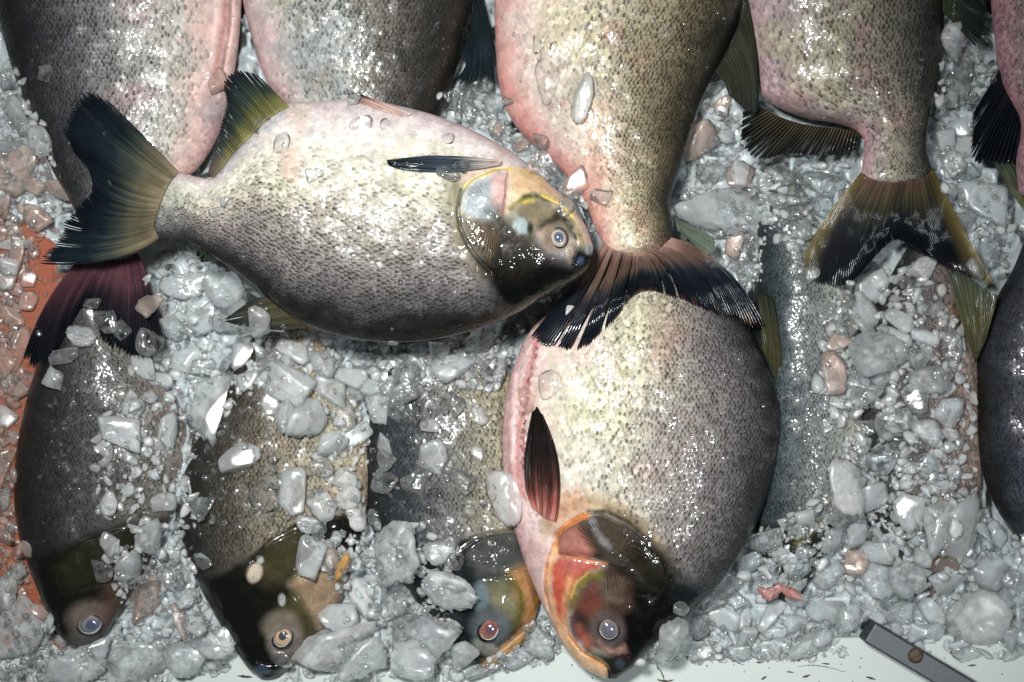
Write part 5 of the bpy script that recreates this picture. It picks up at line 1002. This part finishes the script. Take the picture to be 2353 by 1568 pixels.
bz = np.where(by > 1492, np.minimum(bz, .018 + .045 * (1 - sst(1492, 1518, by))), bz)
bed = link('ice_bed', mkmesh('ice_bed', P(bx, by, bz).reshape(-1, 3), gridq(*bx.shape)[:, ::-1]), M_bed); bed['kind'] = 'stuff'
crumb_obj('crushed_ice', fill, M_crush)
crumb_obj('crushed_ice', [crumbs(RG['leftedge'], 640, 12, 54, None, 'e', sub=2, kind=(34, .36, .06), avoid=[[(70, 540), (320, 540), (330, 640), (110, 660), (95, 620)], [(60, 640), (330, 600), (360, 850), (40, 850)]])], ICE['pink'])

CH = []
def C_(s):
    for ln in s.strip().splitlines():
        q = ln.split(); CH.append((float(q[0]), float(q[1]), float(q[2]), float(q[3]), float(q[4]), q[5]))
C_('''475 938 116 148 5 frost
651 874 120 82 20 frost
714 945 100 96 0 frost
686 804 98 64 10 frost
556 807 58 84 20 frost
302 941 52 48 0 frost
274 997 95 70 10 frost
383 990 46 78 0 frost
366 881 56 42 0 frost
430 660 100 70 10 lump
505 665 96 84 0 bubbly
455 735 100 62 0 frost
520 745 76 60 20 bubbly
246 737 62 50 10 clear
281 765 42 52 30 clear
214 700 44 28 0 clear
181 776 70 46 0 bubbly
141 818 72 40 -30 clear
127 871 50 54 0 bubbly
67 867 50 46 0 clear
348 779 60 66 0 clear
345 702 50 66 20 pink
395 760 60 50 0 bubbly
420 830 80 60 -10 frost
470 850 60 50 0 clear
340 850 76 46 20 frost
590 745 60 70 40 bubbly
610 820 46 60 0 clear
560 870 60 56 0 frost
620 930 58 48 30 frost
660 960 50 70 0 bubbly
760 900 70 60 10 frost
790 950 60 70 0 clear
820 900 70 60 0 bubbly
740 840 60 60 0 bubbly
570 1058 114 72 -5 frost
471 1167 67 60 20 smoky
424 1171 24 40 25 white
376 1167 54 58 0 frost
250 1164 40 62 0 cream
338 1241 70 82 -10 frost
258 1245 50 56 20 frost
292 1311 66 86 -15 frost
461 1292 66 48 -15 smoky
345 1357 78 142 35 pink
408 1413 42 104 -8 pink
243 1308 54 56 0 clear
60 1475 142 176 10 frost
190 1522 130 100 0 lump
327 1512 140 100 0 lump
430 1500 110 90 0 bubbly
510 1480 80 80 0 lump
455 1430 70 60 0 frost
400 1330 50 50 0 clear
430 1380 44 44 0 bubbly
707 1273 64 90 15 frost
763 1280 56 72 20 pink
786 1306 20 62 18 orange
686 1135 84 100 20 frost
795 1093 66 68 0 frost
703 1206 60 36 10 bubbly
598 1157 84 70 -30 thin
640 1100 60 40 0 clear
750 1150 70 80 20 frost
800 1150 50 60 0 cream
735 1215 34 44 0 clear
820 1015 80 56 -35 frost
880 1012 36 72 -10 frost
770 1010 70 60 0 frost
740 1070 60 44 0 clear
637 1510 58 38 10 thin
762 1500 190 130 0 cream
834 1368 58 112 -30 white
775 1410 80 90 0 frost
904 1385 64 78 10 bubbly
915 1276 112 138 10 bubbly
1006 1262 68 60 0 bubbly
1050 1290 50 44 0 clear
1024 1357 132 72 10 bubbly
974 1456 164 140 0 bubbly
1062 1505 60 82 25 frost
1101 1537 82 40 0 clear
1242 1477 72 70 0 bubbly
1196 1515 78 46 0 bubbly
1215 1440 40 36 0 clear
1161 1157 88 130 -15 cream
826 1515 110 90 0 lump
940 1522 110 80 0 lump
813 1192 52 74 0 cream
860 1190 34 34 0 clear
1101 1037 36 38 0 frost
988 1055 70 84 -5 frost
1060 1110 60 50 0 clear
1090 1180 50 40 0 thin
950 1110 60 80 0 clear
890 1100 60 60 0 clear
1108 776 86 76 -15 smoky
1034 839 92 74 10 bubbly
1094 845 82 56 10 clear
1154 843 30 66 15 frost
1015 800 50 44 0 clear
1170 790 40 60 0 smoky
970 800 56 60 0 smoky
922 885 80 98 35 clear
844 822 80 52 0 clear
802 860 74 66 0 frost
911 941 48 60 0 clear
862 934 58 68 0 frost
850 880 66 50 0 frost
992 973 54 40 -20 frost
880 1060 46 50 0 clear
1040 930 50 50 0 clear
1100 960 40 44 0 cream
1207 908 56 70 0 pink
1266 885 64 58 0 thin
1309 709 16 30 15 white
2015 646 92 90 0 frost
1980 723 86 86 15 frost
2078 734 88 56 20 frost
2071 772 96 40 18 frost
2124 783 62 38 20 frost
2018 814 128 94 5 bubbly
1994 892 116 96 20 smoky
1909 857 62 84 -10 pink
1927 793 60 44 0 pink
1941 755 50 54 0 clear
1950 690 46 50 0 clear
2191 807 44 98 -15 clear
2120 822 56 50 0 smoky
2177 948 66 70 10 frost
2131 874 80 66 0 bubbly
2090 910 70 70 0 smoky
2160 870 50 50 0 clear
2082 656 44 40 0 clear
1864 625 34 48 0 clear
2120 621 60 50 0 cream
1899 723 40 44 0 clear
2140 700 50 46 0 clear
2060 970 80 70 0 clear
2130 1000 70 60 0 bubbly
1990 980 60 50 0 clear
2200 1010 40 50 0 clear
1934 1132 110 122 10 cream
1916 1187 52 46 0 clear
2011 1157 64 92 -25 frost
2089 1164 62 108 10 frost
2117 1072 62 74 -10 smoky
2040 1051 82 70 0 smoky
1976 1051 46 66 0 clear
2159 1199 84 144 15 frost
2205 1227 112 176 -12 frost
2293 1304 112 106 20 frost
2022 1259 98 62 -15 frost
2092 1245 66 56 0 smoky
2289 1223 48 54 30 frost
2257 1215 28 62 -15 frost
2200 1215 40 44 0 white
1772 1241 98 54 -8 smoky
1853 1262 42 40 0 clear
1842 1308 62 52 10 smoky
1786 1308 32 32 0 smoky
1909 1325 72 62 0 bubbly
1842 1345 64 34 -15 frost
1888 1399 84 58 15 frost
1790 1404 112 44 -38 frost
1821 1430 64 46 15 frost
1656 1434 80 66 10 frost
1716 1410 28 72 5 frost
1712 1473 38 68 25 frost
1790 1459 70 32 10 frost
1617 1492 60 40 -10 frost
1677 1335 68 82 15 clear
1857 1480 120 56 0 lump
1945 1424 62 66 0 bubbly
2011 1406 82 60 15 frost
2152 1403 62 72 -20 frost
2148 1462 66 54 30 frost
2250 1432 124 138 0 cream
2325 1455 70 84 0 frost
2011 1334 94 80 0 bubbly
2089 1335 78 74 0 bubbly
2170 1338 84 64 10 frost
2130 1285 60 44 20 frost
1960 1290 60 50 0 pink
1920 1240 70 80 0 frost
1975 1220 70 56 0 frost
1545 1458 70 86 0 bubbly
1600 1440 56 60 0 clear
1752 1346 44 36 0 clear
1828 1378 50 36 10 frost
1580 1488 60 50 0 frost
1520 1500 54 40 0 clear
1690 1500 56 36 10 bubbly
1760 1498 60 34 -8 frost
1900 1470 60 44 0 frost
2220 1500 60 34 0 clear
2330 1502 60 30 0 lump
1690 1385 60 40 0 smoky
1730 1290 60 56 0 smoky
1560 1395 50 40 0 clear
1640 1380 60 50 0 clear
1850 1195 46 40 0 frost
1830 1210 50 46 0 clear
2050 1385 50 46 0 clear
2080 1450 90 60 0 frost
2070 1410 60 50 0 bubbly
2320 1385 60 60 0 frost
2330 1340 40 50 0 clear
35 250 108 108 10 frost
20 172 50 56 0 clear
40 385 130 112 0 pink
91 327 66 64 0 bubbly
127 429 80 66 -15 pink
77 489 78 70 10 pink
8 471 50 60 0 pink
70 420 60 50 0 pink
20 330 50 40 0 clear
10 640 50 56 0 bubbly
25 560 80 30 0 frost
40 590 40 60 0 pink
52 556 46 34 10 clear
16 610 44 40 0 frost
62 640 40 34 0 pink
40 700 46 40 0 clear
24 880 46 50 0 clear
50 900 36 40 0 pink
18 1230 44 60 0 clear
60 690 44 40 0 pink
20 720 70 60 20 pink
10 820 50 80 10 pink
40 800 40 90 20 pink
10 1080 40 90 10 pink
25 1000 50 40 0 pink
12 960 46 50 0 frost
14 1150 34 50 0 bubbly
40 1320 44 44 0 bubbly
12 1360 56 90 0 bubbly
85 1400 60 40 0 pink
60 1260 30 36 0 pink
500 193 36 66 10 pink
594 292 46 44 0 thin
640 341 46 60 0 thin
721 397 38 40 0 clear
500 485 36 24 0 clear
515 460 24 26 0 bubbly
105 176 40 46 0 clear
820 292 62 40 -10 thin
892 285 30 26 0 thin
1024 320 32 28 0 thin
809 229 32 28 0 bubbly
1251 81 42 72 5 thin
1282 118 32 38 0 thin
1258 188 54 92 -10 thin
1337 240 40 120 10 cream
1041 218 40 56 0 clear
1115 197 36 50 0 bubbly
1083 200 46 40 0 clear
1136 243 52 48 0 bubbly
1073 253 36 56 0 clear
1170 230 40 20 10 clear
1200 334 42 44 0 pink
1249 322 46 40 0 clear
1256 366 44 56 0 clear
1225 390 36 44 0 pink
1323 429 54 84 25 pink
1379 454 54 44 -20 clear
1300 480 36 44 0 clear
1150 300 40 44 0 pink
1210 150 30 22 0 thin
1024 397 54 34 0 clear
1060 380 40 30 0 clear
1649 478 236 104 12 lump
1690 400 70 60 0 pink
1607 334 80 112 10 pink
1667 302 52 46 0 frost
1698 394 38 58 10 frost
1640 400 60 50 0 clear
1807 457 82 42 0 clear
1642 200 42 44 0 clear
1880 415 140 58 15 smoky
1800 400 60 44 0 clear
1660 245 40 60 0 pink
1700 590 60 60 0 clear
1690 560 40 60 0 pink
1720 620 70 46 -20 clear
1730 560 40 60 20 clear
1830 520 60 60 0 smoky
1880 470 60 60 0 smoky
2191 91 66 98 -15 frost
2194 218 82 88 0 clear
2177 240 46 54 0 frost
2205 306 50 54 0 frost
2225 350 46 60 -20 frost
2175 330 44 60 0 frost
2150 300 30 40 0 clear
2190 380 50 56 0 bubbly
2257 464 112 84 15 frost
2222 397 56 44 0 smoky
2184 432 36 46 0 frost
2215 500 50 44 0 clear
2270 560 60 90 20 smoky
2220 160 50 60 0 clear
2290 600 40 60 0 smoky
2240 620 44 50 0 clear
''')
for q in CH: chip(q[0], q[1], q[2] * 1.24, q[3] * 1.24, q[4], kind=q[5], sink=.22)
# remaining visible pieces: smaller chunks strewn over the heaps
KM = [('frost', .34), ('clear', .28), ('bubbly', .26), ('smoky', .06), ('white', .06)]
def strew(reg, n, s0, s1, kinds=KM):
    p = np.array(RG[reg], float); lo, hi = p.min(0), p.max(0); c = 0
    while c < n and NCH[0] < 300:
        x, y = rng.uniform(lo, hi)
        if not inside(np.array([x]), np.array([y]), p)[0]: continue
        if any(inside(np.array([x]), np.array([y]), a)[0] for a in AV): continue
        s = rng.uniform(s0, s1); k = kinds[int(rng.choice(len(kinds), p=[w for _, w in kinds]))][0]
        chip(x, y, s, s * rng.uniform(.55, .95), rng.uniform(0, 180), k); c += 1
for reg, n in (('leftheap', 10), ('lright', 8), ('jk', 4)): strew(reg, n, 30, 50)
# fine crush on top of everything that is iced
top = []
for k, n, a, b in (('leftheap', 260, 6, 22), ('midgap', 160, 6, 24), ('kflank', 130, 6, 24), ('jflank', 150, 6, 24), ('iflank', 110, 6, 24), ('belowI', 260, 6, 26), ('leftbottom', 120, 6, 26), ('leftedge', 240, 6, 24), ('topleft', 120, 6, 24), ('jk', 200, 6, 24), ('betweenK', 160, 6, 24), ('kb', 60, 6, 24), ('gapHC', 160, 6, 24), ('gapCD', 220, 6, 26), ('topright', 160, 6, 26), ('mheap', 130, 6, 24), ('lright', 240, 6, 22), ('ledgeR', 140, 6, 26)):
    top.append(crumbs(RG[k], n, a, b, None, k, sub=2, kind=(24, .36, .10), bury=.42, avoid=AV))
# stray bits and meltwater beads on the bare fish
FISHZ = [[(420, 410), (700, 260), (1000, 300), (1060, 400), (1040, 560), (1150, 700), (900, 770), (700, 720), (520, 580)], [(1240, 760), (1700, 780), (1770, 950), (1700, 1200), (1560, 1280), (1330, 1130), (1220, 900)], [(1160, 20), (1680, 20), (1590, 260), (1500, 500), (1400, 480), (1200, 250)], [(40, 20), (540, 20), (500, 300), (300, 480), (150, 400)], [(600, 20), (1060, 20), (1010, 220), (650, 220)], [(1740, 20), (2150, 20), (2130, 330), (1990, 380), (1960, 270), (1760, 220)], [(120, 900), (220, 880), (230, 1180), (100, 1280), (60, 1100)]]
for z_ in FISHZ: top.append(crumbs(z_, 46, 4, 15, None, 'bead', sub=2, kind=(4, .55, .05), bury=.45, stack=False))
crumb_obj('ice_crumbs', top, ICE['clear'])
# same words twice: say which by order from the top of the heap
for lab, os_ in LABELS.items():
    if len(os_) > 1:
        os_.sort(key=lambda o: -o.location.y)
        if len(os_) == 2:
            for o, w in zip(os_, ('upper', 'lower')): o['label'] = 'the ' + w + ' ' + lab
        else:
            for o, w in zip(os_, ('topmost', 'second', 'third', 'fourth', 'fifth', 'sixth')): o['label'] = w + ' from top: ' + lab
